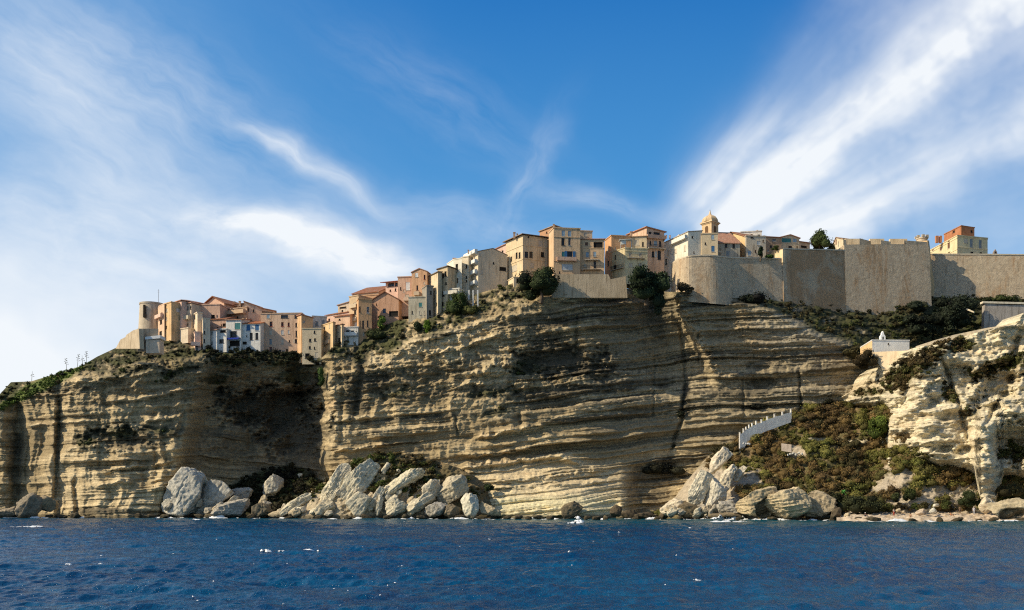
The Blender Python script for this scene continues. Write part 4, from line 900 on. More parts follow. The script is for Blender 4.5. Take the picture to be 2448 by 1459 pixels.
hm = (1 - np.clip(HL_BARE * 1.15, 0, 1)) * (HL_PY < 1232) * (0.5 + sstep(-.8, 0.1, fbm(HL_PX / 22, HL_PY / 18, 77., 3)))
scrub('scrub', 'brown and olive dry scrub covering the hillside', HL_P, HL_PX, HL_PY, hm, 2500, .55, 1.75, 92, .17,
      [(.060, .052, .022), (.14, .094, .036), (.12, .080, .035), (.18, .12, .045), (.105, .094, .030), (.16, .145, .038), (.13, .135, .034), (.19, .18, .048)], 5, .2, .10, (.72, 1.3), .8)
mm = sstep(-.5, .3, fbm(MD_PX / 25, MD_PY / 16, 78., 3)) * (1 - sstep(1165, 1195, MD_PY)) * (1 - sstep(1020, 1090, MD_PX)) + .04
scrub('mound_scrub', 'brown and green scrub on top of the earth mound', MD_P, MD_PX, MD_PY, mm * (MD_PY < 1200), 420, .35, 1.0, 60, .15, [(.05, .04, .018), (.10, .075, .028), (.075, .085, .022), (.085, .11, .025)], 6)
scrub('cliff_scrub', 'dark scrub growing along the cliff top and ledges', CL_P, CL_PX, CL_PY, np.clip(CL_V, 0, 1) ** 2 * (CL_PX > -400) * np.where(CL_PX < 1560, .55, 1.0), 2000, .25, .9, 44, .15,
      [(.026, .028, .015), (.040, .040, .018), (.075, .062, .026), (.050, .060, .022), (.080, .092, .026)], 7)
tm = sstep(520, 570, CL_PX) * (1 - sstep(775, 800, CL_PX)) * sstep(-4, 8, CL_PY - I(CL_PX, [470, 560, 620, 690, 740, 800], [1195, 1155, 1126, 1110, 1124, 1180])) * (CL_PY < 1225) + sstep(480, 500, CL_PX) * (1 - sstep(760, 770, CL_PX)) * sstep(16, -4, CL_PY - brow_line(CL_PX) - 8) + 1e-9
scrub('talus_scrub', 'dark scrub on the shaded talus and rim of the recessed cliff', CL_P, CL_PX, CL_PY, tm, 620, .35, 1.1, 60, .16, [(.020, .020, .012), (.034, .030, .016), (.05, .044, .02), (.03, .036, .016)], 17)
gm = blob(CL_PX, CL_PY, 100, 924, 112, 12, 27, 0.0, .4)
scrub('cliff_grass', 'bright green grass and shrubs along the left skyline', CL_P, CL_PX, CL_PY, gm + 1e-9, 260, .25, .55, 50, .12, [(.09, .13, .028), (.11, .16, .03)], 8)
scrub('headland_scrub', 'brown scrub on the white headland\'s ledges', HD_P, HD_PX, HD_PY, np.clip(HD_V, 0, 1) ** 1.4, 620, .35, .95, 52, .16, [(.06, .045, .02), (.10, .07, .028), (.075, .075, .022), (.10, .10, .028)], 9)

# agave flower stalks on the left skyline
MAT_STALK = simple((.20, .19, .14), .9, .3, 3.0)
for k, (cx, y0, y1, lab) in enumerate(((75, 916, 886, 'lone bare agave flower stalk at the far left of the skyline'), (160, 888, 856, 'agave flower stalk leaning slightly, leftmost of the skyline cluster'),
                                       (184, 882, 846, 'tallest agave flower stalk with a broad head in the middle of the cluster'), (198, 878, 848, 'bare leaning agave stalk right of the tallest one'), (208, 872, 839, 'agave flower stalk with a leaning broad head, rightmost of the cluster'))):
    Y = gD(cx, y0) + 1.0; H = (y0 - y1) / F * Y; e = empty('agave', at(cx, y0 + 2, Y), lab, 'agave', 'agave stalks on the skyline'); r = random.Random(k); lean = r.uniform(-.12, .12)
    m = MB(); m.tube([(0, 0, -.6), (lean * H * .5, 0, H * .5), (lean * H, 0, H)], [.07, .055, .03], 6); m.build('stalk', MAT_STALK).parent = e
    m = MB()
    for j in range(9 if k in (1, 2, 4) else 4):
        u = .55 + .45 * j / 8; a = j * 2.4; L = .62 * (1.15 - u) + .14; c = Vector((lean * H * u, 0, H * u)); d = Vector((math.cos(a), math.sin(a) * .7, .35))
        m.tube([c, c + d * L], [.025, .02], 4); m.cbox(c + d * L, .22, .2, .11)
    m.build('flower_head', MAT_STALK).parent = e
    m = MB()
    for j in range(9):
        a = j * .7; d = Vector((math.cos(a), math.sin(a), .7)).normalized(); s_ = Vector((-math.sin(a), math.cos(a), 0)) * .08
        m.poly([-s_, s_, d * .7 + s_ * .7, d * 1.0, d * .7 - s_ * .7])
    m.build('leaf_rosette', simple((.06, .08, .035), .8, .3, 3.0), None, fix=False).parent = e

# ------------------------------------------------------------------ surf and whitecaps
MAT_FOAM = simple((.82, .84, .85), .85, .06, 3.0)
def surf():
    V, Q = [], []; n0 = 0; r = random.Random(3)
    segs = [(0, 60, 228.5, .30), (60, 120, 228.3, .22), (140, 240, 230, .28), (250, 340, 229.5, .20), (350, 440, 228.5, .26), (470, 560, 226.5, .42), (560, 650, 226.3, .26), (650, 780, 224.5, .32), (780, 900, 217, .28), (900, 1050, 216, .25), (1050, 1190, 215, .28),
            (1200, 1290, 216.5, .26), (1290, 1350, 215, .22), (1350, 1400, 212.5, .75), (1400, 1500, 213.5, .40), (1500, 1590, 214.5, .30), (1600, 1690, 208.5, .26), (1668, 1800, 204.0, .60), (1700, 1776, 203.2, .95), (1790, 1900, 200.6, .35), (1900, 1990, 200, .18), (2020, 2110, 190, .12), (2120, 2170, 189, .32), (2170, 2300, 189.5, .16), (2300, 2448, 188.5, .2)]
    for x0, x1, Y, hh in segs:
        xa, xb = (x0 - CX) / F * Y, (x1 - CX) / F * Y; nx = max(8, int((xb - xa) / .16)); ny = 9
        x = np.repeat(np.linspace(xa, xb, nx)[None], ny, 0); v = np.linspace(0, 1, ny)[:, None]
        y = Y + (v - .5) * 1.5 + .5 * fbm(x / 6, 0, Y, 2)
        e = np.sin(np.clip((x - xa) / (xb - xa), 0, 1) * np.pi) ** .5
        n = fbm(x / 1.6, v * 2, Y + 3, 4); big = fbm(x / 5, 0, Y + 9, 2)
        z = 1.5 * hh * e * np.sin(v * np.pi) * np.clip(.45 + .9 * n + 1.1 * big, 0, 2.2) - .02 + np.clip(sea_h(x, y), -.1, .15)
        keep = (n + 1.3 * big) > -.25
        V.append(np.stack([x, y, z], -1).reshape(-1, 3)); f = grid_faces(ny, nx); kk = keep.ravel()[f].all(1); Q.append(f[kk] + n0); n0 += nx * ny
    tag(link('surf', mesh_np('surf', np.concatenate(V), np.concatenate(Q), None, True), None, MAT_FOAM), 'white surf breaking along the foot of the cliffs', kind='stuff')
    V, Q = [], []; n0 = 0; r = np.random.default_rng(8)
    spots = [(636, 1322, 30, .22), (672, 1321, 16, .08), (738, 1319, 26, .12), (760, 1321, 10, .1), (165, 1353, 16, .12), (240, 1350, 12, .06), (1668, 1383, 22, .07), (1617, 1331, 5, .2), (957, 1354, 12, .06), (462, 1427, 6, .06), (2386, 1259, 6, .25), (1196, 1306, 12, .12), (1225, 1300, 4, .1), (613, 1287, 10, .12), (518, 1290, 6, .1), (820, 1280, 6, .12), (40, 1260, 80, .12), (85, 1261, 40, .1), (470, 1245, 20, .2), (1418, 1296, 6, .16), (1480, 1278, 6, .16), (1360, 1323, 5, .12), (1650, 1263, 8, .14), (1384, 1249, 26, .55), (1376, 1253, 40, .2), (1740, 1248, 90, .26)]
    for _ in range(60):
        py_ = 1248 + 205 * r.random() ** 1.5; spots.append((r.uniform(0, 2448) if r.random() < .4 else r.uniform(0, 1000), py_, r.uniform(2.0, 7.0), .035))
    for cx, cy, w, hh in spots:
        Y = CH * F / (cy - HY); W = w / F * Y; nx, ny = max(6, int(w / 1.2)), 6; X0 = (cx - CX) / F * Y
        x = np.repeat(np.linspace(-W / 2, W / 2, nx)[None], ny, 0); v = np.linspace(0, 1, ny)[:, None]; e = np.sqrt(np.clip(1 - (2 * x / W) ** 2, 0, 1)); D = max(.12, W * .30)
        y = Y + (v - .5) * D * (.3 + e) + .2 * W * perlin(x / W * 3, 0, cx); xx = X0 + x; n = perlin(x / W * 4 + cx, v * 3, cy)
        z = sea_h(xx, y + 0 * x) + .03 + hh * e * np.sin(np.pi * v) * np.clip(.7 + n, .1, 1.6)
        V.append(np.stack([xx, y + 0 * x, z], -1).reshape(-1, 3)); f = grid_faces(ny, nx); kk = (n.ravel()[f] > -.45).all(1); Q.append(f[kk] + n0); n0 += nx * ny
    tag(link('foam', mesh_np('foam', np.concatenate(V), np.concatenate(Q), None, True), None, MAT_FOAM), 'scattered white foam flecks on the wave crests', kind='stuff')
surf()

# ------------------------------------------------------------------ people on the beach
SKIN = simple((.42, .24, .15), .6, .1, 6.0); HAIR = simple((.05, .032, .02), .7, .2, 6.0)
def person(label, px, py, Y, yaw, pose, top, legs, hat=None, scale=1.0):
    zf = zat(py, Y); e = empty('person', Vector(((px - CX) / F * Y, Y, zf)), label, 'person', 'people on the beach'); e.rotation_euler.z = yaw; e.scale = (scale,) * 3
    if pose == 'stand':
        J = dict(pel=(0, 0, .95), chest=(0, .01, 1.28), neck=(0, .01, 1.47), head=(0, -.01, 1.6), crown=(0, 0, 1.7))
        for s, q in ((-1, 'l'), (1, 'r')):
            J.update({'hip' + q: (.09 * s, 0, .92), 'kn' + q: (.11 * s, -.03 * s, .5), 'an' + q: (.12 * s, .02 - .05 * s, .08), 'to' + q: (.13 * s, -.14 - .05 * s, .03), 'sh' + q: (.18 * s, .01, 1.42), 'el' + q: (.25 * s, .04, 1.13), 'wr' + q: (.24 * s, -.10, .90), 'ha' + q: (.23 * s, -.14, .80)})
    else:
        J = dict(pel=(0, .1, .14), chest=(0, .16, .46), neck=(0, .10, .66), head=(0, .05, .80), crown=(0, .05, .90))
        for s, q in ((-1, 'l'), (1, 'r')):
            J.update({'hip' + q: (.10 * s, .05, .13), 'kn' + q: (.15 * s, -.30, .46), 'an' + q: (.14 * s, -.56, .08), 'to' + q: (.14 * s, -.70, .03), 'sh' + q: (.18 * s, .13, .60), 'el' + q: (.24 * s, -.04, .42), 'wr' + q: (.14 * s, -.24, .50), 'ha' + q: (.06 * s, -.32, .50)})
    R = dict(pel=.135, chest=.145, neck=.055, head=.098, crown=.07)
    for q in 'lr': R.update({'hip' + q: .095, 'kn' + q: .06, 'an' + q: .038, 'to' + q: .03, 'sh' + q: .06, 'el' + q: .042, 'wr' + q: .028, 'ha' + q: .032})
    E = [('pel', 'chest'), ('chest', 'neck'), ('neck', 'head'), ('head', 'crown')]
    for q in 'lr': E += [('pel', 'hip' + q), ('hip' + q, 'kn' + q), ('kn' + q, 'an' + q), ('an' + q, 'to' + q), ('chest', 'sh' + q), ('sh' + q, 'el' + q), ('el' + q, 'wr' + q), ('wr' + q, 'ha' + q)]
    def skin(name, keys, edges, grow, mat, extra=()):
        me = bpy.data.meshes.new(name); ks = list(keys); pts = [J[k] for k in ks]; ed = [(ks.index(a), ks.index(b)) for a, b in edges]; rr = [R[k] * grow for k in ks]
        for a, b, r0 in extra: pts += [b]; ed += [(ks.index(a), len(pts) - 1)]; rr += [r0]
        me.from_pydata(pts, ed, []); me.update(); o = link(name, me, None, mat); o.parent = e
        md = o.modifiers.new('skin', 'SKIN'); me.skin_vertices or None
        for i, v in enumerate(me.skin_vertices[0].data): v.radius = (rr[i], rr[i]); v.use_root = (i == 0)
        sb = o.modifiers.new('sub', 'SUBSURF'); sb.levels = 1; sb.render_levels = 2; return o
    ex = []
    for q, s in (('l', -1), ('r', 1)):
        hx, hy, hz = J['ha' + q]
        for k in range(4): ex.append(('ha' + q, (hx + (k - 1.5) * .022, hy - .03, hz - .075 - .01 * (1 - abs(k - 1.5))), .010))
        ex.append(('ha' + q, (hx - s * .05, hy - .02, hz - .03), .011))
    skin('body', list(J), E, 1.0, SKIN, ex)
    skin('shirt', ['pel', 'chest', 'shl', 'shr', 'ell', 'elr'], [('pel', 'chest'), ('chest', 'shl'), ('chest', 'shr'), ('shl', 'ell'), ('shr', 'elr')], 1.14, simple(top, .9, .1, 6.0))
    ks = ['pel', 'hipl', 'hipr', 'knl', 'knr'] + (['anl', 'anr'] if legs[1] else [])
    ed = [('pel', 'hipl'), ('pel', 'hipr'), ('hipl', 'knl'), ('hipr', 'knr')] + ([('knl', 'anl'), ('knr', 'anr')] if legs[1] else [])
    skin('trousers', ks, ed, 1.16, simple(legs[0], .9, .1, 6.0))
    hx, hy, hz = J['head']; m = MB(); m.lathe((hx, hy + .015, hz), [(.108, -.02), (.115, .04), (.095, .10), (.05, .135), (.01, .145)], 12)
    m.build('cap' if hat else 'hair', simple(hat, .9, .1, 6.0) if hat else HAIR, None, True).parent = e
    m = MB(); m.cbox((hx, hy - .105, hz), .03, .035, .045); m.cbox((hx - .038, hy - .095, hz + .03), .024, .012, .012); m.cbox((hx + .038, hy - .095, hz + .03), .024, .012, .012); m.cbox((hx, hy - .096, hz - .05), .05, .012, .012)
    m.build('face', simple((.25, .12, .08), .7, .1, 6.0), None).parent = e
def beach_z(px, Y):
    i = np.argmin(np.abs(BE_P[:, :, 1] - Y) + np.abs(BE_P[:, :, 0] - (px - CX) / F * Y)); return BE_P.reshape(-1, 3)[i]
def stand_at(px, Y):
    q = beach_z(px, Y); return HY + (CH - q[2]) / q[1] * F
for lab, px_, Y_, yaw, pose, top, legs, hat in (
        ('standing person in pale top and long red trousers near the water', 2137, 196, .5, 'stand', (.60, .50, .46), ((.35, .035, .03), True), None),
        ('standing person in light grey clothes by the tall dark bush', 2328, 199, -.6, 'stand', (.48, .50, .56), ((.42, .43, .47), True), (.62, .60, .56)),
        ('person in dark clothes and a white cap sitting at the beach\'s left end', 2069, 195, .3, 'sit', (.04, .04, .05), ((.05, .05, .06), True), (.75, .74, .70)),
        ('sitting sunbather in tan shorts left of the pinkish low rock', 2177, 195, -.4, 'sit', (.50, .32, .20), ((.42, .33, .22), False), None),
        ('sitting person in an orange top right of the yellow-green bush', 2274, 198, .8, 'sit', (.52, .24, .10), ((.30, .16, .10), False), None),
        ('standing person in brown clothes between the yellow-green and tallest bush', 2295, 203, .2, 'stand', (.20, .13, .08), ((.15, .10, .07), True), None)):
    person(lab, px_, stand_at(px_, Y_), Y_, yaw, pose, top, legs, hat)
# ------------------------------------------------------------------ town
PEACH, ORANGE, CREAMW, WHITE, PINK, BROWN, BEIGE, YELLOW, ROSE, GREYW = (.68, .46, .31), (.62, .37, .21), (.70, .57, .41), (.72, .68, .61), (.70, .48, .37), (.49, .33, .22), (.62, .48, .34), (.68, .54, .28), (.60, .39, .28), (.56, .53, .48)
TERRA, PTERRA, RTERRA = (.40, .17, .09), (.58, .30, .19), (.42, .12, .065)
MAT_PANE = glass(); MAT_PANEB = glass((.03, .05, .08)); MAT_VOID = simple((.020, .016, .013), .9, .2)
Z = Vector((0, 0, 1))
SHUT = dict(teal=(.05, .20, .20), blue=(.04, .14, .30), pale=(.50, .52, .52), grey=(.26, .29, .30), green=(.06, .12, .08), brown=(.16, .08, .045), white=(.72, .72, .70), cream=(.58, .50, .38), sky=(.28, .38, .46), red=(.28, .06, .03))
class Face:
    def __init__(s, P0, P1):
        s.P0 = Vector((P0.x, P0.y, 0)); d = Vector((P1.x, P1.y, 0)) - s.P0; s.L = d.length; s.e = d.normalized(); s.n = s.e.cross(Z)
    def s_at(s, px):
        k = (px - CX) / F; return (k * s.P0.y - s.P0.x) / (s.e.x - k * s.e.y)
    def pt(s, a, z, out=0.0):
        p = s.P0 + s.e * a + s.n * out; return Vector((p.x, p.y, z))
    def sz(s, px, py):
        a = s.s_at(px); return a, zat(py, (s.P0 + s.e * a).y)
def facade(mb, fc, z0, z1, holes, rec=.24):
    S = sorted({0.0, fc.L, *[h[0] for h in holes], *[h[1] for h in holes]}); T = sorted({z0, z1, *[h[2] for h in holes], *[h[3] for h in holes]})
    for i in range(len(S) - 1):
        run = None
        for j in range(len(T) - 1):
            cs, ct = (S[i] + S[i + 1]) / 2, (T[j] + T[j + 1]) / 2
            solid = not any(h[0] < cs < h[1] and h[2] < ct < h[3] for h in holes)
            if solid and run is None: run = T[j]
            if (not solid or j == len(T) - 2) and run is not None:
                top = T[j + 1] if solid else T[j]
                mb.poly([fc.pt(S[i], run), fc.pt(S[i + 1], run), fc.pt(S[i + 1], top), fc.pt(S[i], top)]); run = None
    for a, b, c, d in holes:
        q = [(a, c), (b, c), (b, d), (a, d)]
        for k in range(4):
            p, r = q[k], q[(k + 1) % 4]
            mb.poly([fc.pt(r[0], r[1]), fc.pt(p[0], p[1]), fc.pt(p[0], p[1], -rec), fc.pt(r[0], r[1], -rec)])
def fbox(mb, fc, a0, a1, z0, z1, o0, o1):
    mb.box(fc.pt(a0, z0, o1), fc.e * (a1 - a0), -fc.n * (o1 - o0), (0, 0, z1 - z0))
def window(root, fc, hole, style):
    a, b, c, d = hole; w, h = b - a, d - c; sname, _, cname = style.partition(':')
    colr = SHUT.get(cname, (.18, .12, .08))
    if sname == 'c':          # closed shutters
        m = MB(); g = .02
        fbox(m, fc, a + g, (a + b) / 2 - .015, c + g, d - g, -.10, -.05); fbox(m, fc, (a + b) / 2 + .015, b - g, c + g, d - g, -.10, -.05)
        wi = MB(); fbox(wi, fc, a - .08, b + .08, c - .14, c - .02, .0, .10)
        wo = wi.build('window', simple((.55, .48, .38), .9), root)
        m.build('shutter', simple(colr, .7, .22, 3.0), wo); return
    m = MB(); t = min(.09, w * .12)
    fr = colr if sname in 'wf' and cname else (.10, .075, .055)
    if sname == 'w': fr = (.70, .69, .66)
    for q in ((a, a + t, c, d), (b - t, b, c, d), (a + t, b - t, c, c + t), (a + t, b - t, d - t, d)): fbox(m, fc, *q, -.22, -.14)
    n = 1 if w < 1.9 else max(2, int(w / 1.1))
    if sname != 'o':
        for k in range(1, n + 1):
            s0 = a + w * k / (n + 1) if n > 1 else (a + b) / 2
            if n == 1 and k == 1 or n > 1: fbox(m, fc, s0 - t * .35, s0 + t * .35, c + t, d - t, -.21, -.15)
        if h > 1.0: fbox(m, fc, a + t, b - t, c + h * .62, c + h * .62 + t * .6, -.205, -.155)
    fbox(m, fc, a - .07, b + .07, c - .12, c - .005, .003, .09)
    wo = m.build('window', simple(fr, .7), root)
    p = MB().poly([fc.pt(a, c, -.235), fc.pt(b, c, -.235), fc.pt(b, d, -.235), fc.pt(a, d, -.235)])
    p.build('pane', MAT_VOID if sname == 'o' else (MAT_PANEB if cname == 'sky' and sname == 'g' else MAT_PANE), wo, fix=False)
    if sname == 's':          # shutters folded back against the wall
        for s0, s1 in ((a - w * .5, a - .03), (b + .03, b + w * .5)):
            q = MB(); fbox(q, fc, max(.02, s0), min(fc.L - .02, s1), c, d, .01, .06); q.build('shutter', simple(colr, .7, .22, 3.0), wo)
def roof_mesh(kind, O, U, V, z, pitch, ov, th=.2):
    u, v = U.normalized(), V.normalized(); A, B_, C, D = [Vector((p.x, p.y, z)) for p in (O - u * ov - v * ov, O + U + u * ov - v * ov, O + U + V + u * ov + v * ov, O + V - u * ov + v * ov)]
    m = MB(); LU, LV = (B_ - A).length, (D - A).length; dn = Vector((0, 0, -th)); up = lambda h: Vector((0, 0, h))
    dr = pitch * ov
    if kind == 'flat':
        m.prism([A, B_, C, D], (0, 0, th + .08)); return m
    if kind == 'hip':
        h = pitch * min(LU, LV) / 2
        if LU >= LV: r0 = A + (D - A) / 2 + u * LV / 2; r1 = B_ + (C - B_) / 2 - u * LV / 2
        else: r0 = A + (B_ - A) / 2 + v * LU / 2; r1 = D + (C - D) / 2 - v * LU / 2
        r0 = r0 + up(h); r1 = r1 + up(h)
        tops = [[A, B_, r1, r0], [C, D, r0, r1], [B_, C, r1], [D, A, r0]] if LU >= LV else [[A, B_, r0], [B_, C, r1, r0], [C, D, r1], [D, A, r0, r1]]
    elif kind == 'gu':
        h = pitch * LV / 2; r0, r1 = (A + D) / 2 + up(h - dr), (B_ + C) / 2 + up(h - dr); A, B_, C, D = [p - up(dr) for p in (A, B_, C, D)]; tops = [[A, B_, r1, r0], [C, D, r0, r1]]
    elif kind == 'gv':
        h = pitch * LU / 2; r0, r1 = (A + B_) / 2 + up(h - dr), (D + C) / 2 + up(h - dr); A, B_, C, D = [p - up(dr) for p in (A, B_, C, D)]; tops = [[A, r0, r1, D], [B_, C, r1, r0]]
    elif kind == 'sb': A, B_ = A - up(dr), B_ - up(dr); C, D = C + up(pitch * LV - dr), D + up(pitch * LV - dr); tops = [[A, B_, C, D]]
    elif kind == 'sr': A, D = A - up(dr), D - up(dr); B_, C = B_ + up(pitch * LU - dr), C + up(pitch * LU - dr); tops = [[A, B_, C, D]]
    elif kind == 'sl': B_, C = B_ - up(dr), C - up(dr); A, D = A + up(pitch * LU - dr), D + up(pitch * LU - dr); tops = [[A, B_, C, D]]
    for tp in tops: m.prism([p + up(.03) for p in tp][::-1], (0, 0, th))
    return m
PUSH_X = [370, 480, 500, 620, 720, 766, 770, 795, 820, 857, 890, 985, 1030, 1060, 1084, 1143, 1228, 1323, 1494, 1560, 1600]
PUSH_Y = [233.5, 233.0, 233.0, 233.4, 235, 234, 236.0, 235.4, 236.4, 236.6, 239.5, 241, 242, 242, 241, 243.4, 240.4, 242, 241.6, 246, 246]
def push(px):
    """how far the ground under the houses lies behind the first sketch of their line"""
    return gD(px, float(top_line(px))) - .6 - float(I(px, PUSH_X, PUSH_Y)) if 368 < px < 1600 else (float(I(px, [1600, 1742, 1900, 2019], [3.2, 3.2, 2, 0])) if px < 2019 else 0.0)
def house(label, pts, yt, yb, col, roof='flat', win=(), Y=None, dy=0.0, depth=8.0, pitch=.32, rcol=TERRA, ov=.3, chim=(), balc=(), band=(), name='house', cat='house', stain=.55, sink=1.3, bare=None):
    """pts: two bearings of the front face, or three: far end of the left face, near corner, right end; each with an extra distance"""
    ic = 1 if len(pts) == 3 else 0
    Yb = (Y if Y is not None else gD(pts[ic][0], yb) - .4) + dy
    Yb += push(pts[ic][0] * .6 + pts[-1][0] * .4)
    W = [Vector(((p - CX) / F * (Yb + d), Yb + d, 0)) for p, d in pts]
    if len(W) == 3: O, U, V = W[1], W[2] - W[1], W[0] - W[1]
    else:
        O, U = W[0], W[1] - W[0]; V = Vector((-U.y, U.x, 0)).normalized() * depth
    z0, z1 = zat(yb, O.y) - sink, zat(yt, O.y)
    e = empty(name, (O.x, O.y, zat(yb, O.y)), label, cat)
    FC = dict(f=Face(O, O + U), l=Face(O + V, O), r=Face(O + U, O + U + V), b=Face(O + U + V, O + V))
    wins = []
    nf_ = sum(1 for w in win if w[0] == 'f'); span = pts[-1][0] - pts[ic][0]
    if nf_ <= 3 and span > 20 and yb - yt > 25 and name == 'house':      # sparse fronts still have small old windows
        rr = random.Random(label); win = list(win)
        for k in range(int(span / 9)):
            cx_, cy_ = pts[ic][0] + 4 + rr.random() * (span - 8), yt + 8 + rr.random() * min(yb - yt - 16, 42)
            if all(abs(cx_ - w[1]) > 4 + w[3] / 2 or abs(cy_ - w[2]) > 6 + w[4] / 2 for w in win if w[0] == 'f'): win.append(('f', cx_, cy_, rr.choice((2.6, 3.2, 3.8)), rr.choice((5, 6.5, 8)), rr.choice(('d', 'd', 'c:cream', 'c:grey', 'f:brown'))))
    for w in win:
        if w[0] == 'g':
            for yy in w[3]:
                for xx in w[2]: wins.append((w[1], xx, yy, w[4], w[5], w[6]))
        else: wins.append(w)
    holes = {k: [] for k in FC}; todo = []
    for f, cx, cy, w, h, st in wins:
        fc = FC[f]; a, _ = fc.sz(cx - w / 2, cy); b, _ = fc.sz(cx + w / 2, cy); _, zc = fc.sz(cx, cy); yy = (fc.P0 + fc.e * (a + b) / 2).y; hh = h / F * yy
        a, b = max(.15, min(a, b)), min(fc.L - .15, max(a, b)); c, d = max(z0 + .2, zc - hh / 2), min(z1 - .15, zc + hh / 2)
        if b - a > .2 and d - c > .2: holes[f].append((a, b, c, d)); todo.append((fc, (a, b, c, d), st))
    mb = MB()
    for k, fc in FC.items(): facade(mb, fc, z0, z1, holes[k])
    q = [O, O + U, O + U + V, O + V]; lift = lambda p, h: Vector((p.x, p.y, z1 + h)); LU, LV = U.length, V.length
    if roof == 'gu':
        h = pitch * LV / 2
        for a, b in ((q[3], q[0]), (q[1], q[2])): mb.poly([lift(a, 0), lift(b, 0), lift((a + b) / 2, h)])
    elif roof == 'gv':
        h = pitch * LU / 2
        for a, b in ((q[0], q[1]), (q[2], q[3])): mb.poly([lift(a, 0), lift(b, 0), lift((a + b) / 2, h)])
    elif roof == 'sb':
        h = pitch * LV; mb.poly([lift(q[3], h), lift(q[3], 0), lift(q[0], 0)]); mb.poly([lift(q[1], 0), lift(q[2], 0), lift(q[2], h)]); mb.poly([lift(q[2], 0), lift(q[3], 0), lift(q[3], h), lift(q[2], h)])
    elif roof in ('sr', 'sl'):
        h = pitch * LU; hi = (q[1], q[2]) if roof == 'sr' else (q[0], q[3]); lo = (q[0], q[3]) if roof == 'sr' else (q[1], q[2])
        for k in (0, 1): mb.poly([lift(lo[k], 0), lift(hi[k], 0), lift(hi[k], h)])
        mb.poly([lift(hi[0], 0), lift(hi[1], 0), lift(hi[1], h), lift(hi[0], h)])
    mb.build('wall', plaster(col, stain), e, fix=False)
    ro = roof_mesh(roof, O, U, V, z1, pitch, ov if roof != 'flat' else min(ov, .14)).build('roof', tiles(rcol) if roof != 'flat' else plaster(tuple(x * .92 for x in col), stain), e)
    for cpx, cw, ch in chim:
        a = FC['f'].s_at(cpx); p = O + FC['f'].e * a + V.normalized() * LV * .35; m = MB(); s = cw / F * p.y
        zt = z1 + ch / F * p.y
        m.cbox((p.x, p.y, (z1 - .3 + zt) / 2), s, s * 1.1, zt - z1 + .3); m.cbox((p.x, p.y, zt + .09), s * 1.3, s * 1.4, .16)
        m.build('chimney', plaster(BROWN if ch > 6 else ROSE, .5), ro)
    for fc, hole, st in todo: window(e, fc, hole, st)
    for f, x0, x1, yf, out, st in balc:
        fc = FC[f]; a, zf = fc.sz(x0, yf); b, _ = fc.sz(x1, yf); a, b = min(a, b), max(a, b)
        m = MB(); fbox(m, fc, a, b, zf - .16, zf, .01, out)
        for k in (a + .2, b - .35): fbox(m, fc, k, k + .15, zf - .45, zf - .165, .01, out * .6)
        bo = m.build('balcony', plaster(st if isinstance(st, tuple) else (.5, .42, .32), .4), e)
        m = MB()
        if isinstance(st, tuple): fbox(m, fc, a, b, zf + .004, zf + .85, out - .12, out - .01); fbox(m, fc, a, a + .1, zf + .004, zf + .85, .02, out - .125); fbox(m, fc, b - .1, b, zf + .004, zf + .85, .02, out - .125); m.build('parapet', plaster(st, .4), bo)
        else:
            fbox(m, fc, a, b, zf + .86, zf + .93, out - .08, out - .02)
            nb = max(3, int((b - a) / .22))
            for k in range(nb + 1):
                s0 = a + .03 + (b - a - .06) * k / nb; fbox(m, fc, s0 - .015, s0 + .015, zf + .005, zf + .86, out - .065, out - .035)
            m.build('railing', simple((.05, .05, .05), .6), bo)
    for f, yy in band:
        fc = FC[f]; _, zz = fc.sz(pts[ic][0], yy); m = MB(); fbox(m, fc, -.05, fc.L + .05, zz - .09, zz + .09, .003, .11); m.build('cornice', plaster(tuple(min(.8, x * 1.05) for x in col), .4), e)
    e['_f'] = 0; del e['_f']
    return e, FC, z1

H = house
# ---- left cluster, round the old tower
def round_tower():
    Y = gD(365, 812) + 9; c = at(364, 812, Y); e = empty('round_tower', c, 'round tapered stone watchtower with slit windows at the left end of the town', 'tower')
    s = Y / F; h = (812 - 727) * s; m = MB(); m.lathe((c.x, c.y, c.z), [(33 * s, -4), (32 * s, 0), (28 * s, h - .5), (29 * s, h - .45), (29 * s, h), (26.5 * s, h + .02), (26.5 * s, h - .5)], 40)
    m.build('wall', plaster((.50, .42, .31), .75), e)
    for px, py, w, hh in ((358, 740, .5, 2.6), (359, 755, .8, 1.0)):
        r = 29.5 * s + .25; a = math.asin(((px - CX) / F * Y - c.x) / r); p = Vector((c.x + r * math.sin(a), c.y - r * math.cos(a), zat(py, Y - r)))
        m = MB(); m.cbox(p, w, .5, hh); m.build('window_slit', MAT_VOID, e)
round_tower()
def mast():
    Y = gD(379, 812) + 8; b = at(379, 727, Y); e = empty('antenna_mast', b, 'thin antenna mast standing up behind the round tower', 'mast')
    m = MB(); m.tube([b - Vector((0, 0, 8)), b + Vector((0, 0, 4.2))], [.09, .05], 6); m.build('pole', simple((.25, .25, .26), .6), e)
    m = MB(); t = b + Vector((0, 0, 3.4)); m.tube([t - Vector((.35, 0, 0)), t + Vector((.35, 0, 0))], .025, 4); m.tube([t + Vector((-.25, 0, .4)), t + Vector((.25, 0, .4))], .025, 4); m.build('crossbar', simple((.25, .25, .26), .6), e)
mast()
def poly_wall(name, label, cat, front, thick, mat, part=None, coping=None, group=None):
    """wall from a polygon of (px, py, Y) in one vertical plane given by its first and last bearing, given thickness"""
    (xa, Ya), (xb, Yb) = front[0]; fc = Face(at(xa, HY, Ya), at(xb, HY, Yb)); pts = []
    for px, py in front[1]:
        a, z = fc.sz(px, py); pts.append(fc.pt(a, z))
    m = MB(); m.prism(pts, -fc.n * thick)
    o = m.build(name, mat); 
    if label: tag(o, label, cat, group)
    return o, fc
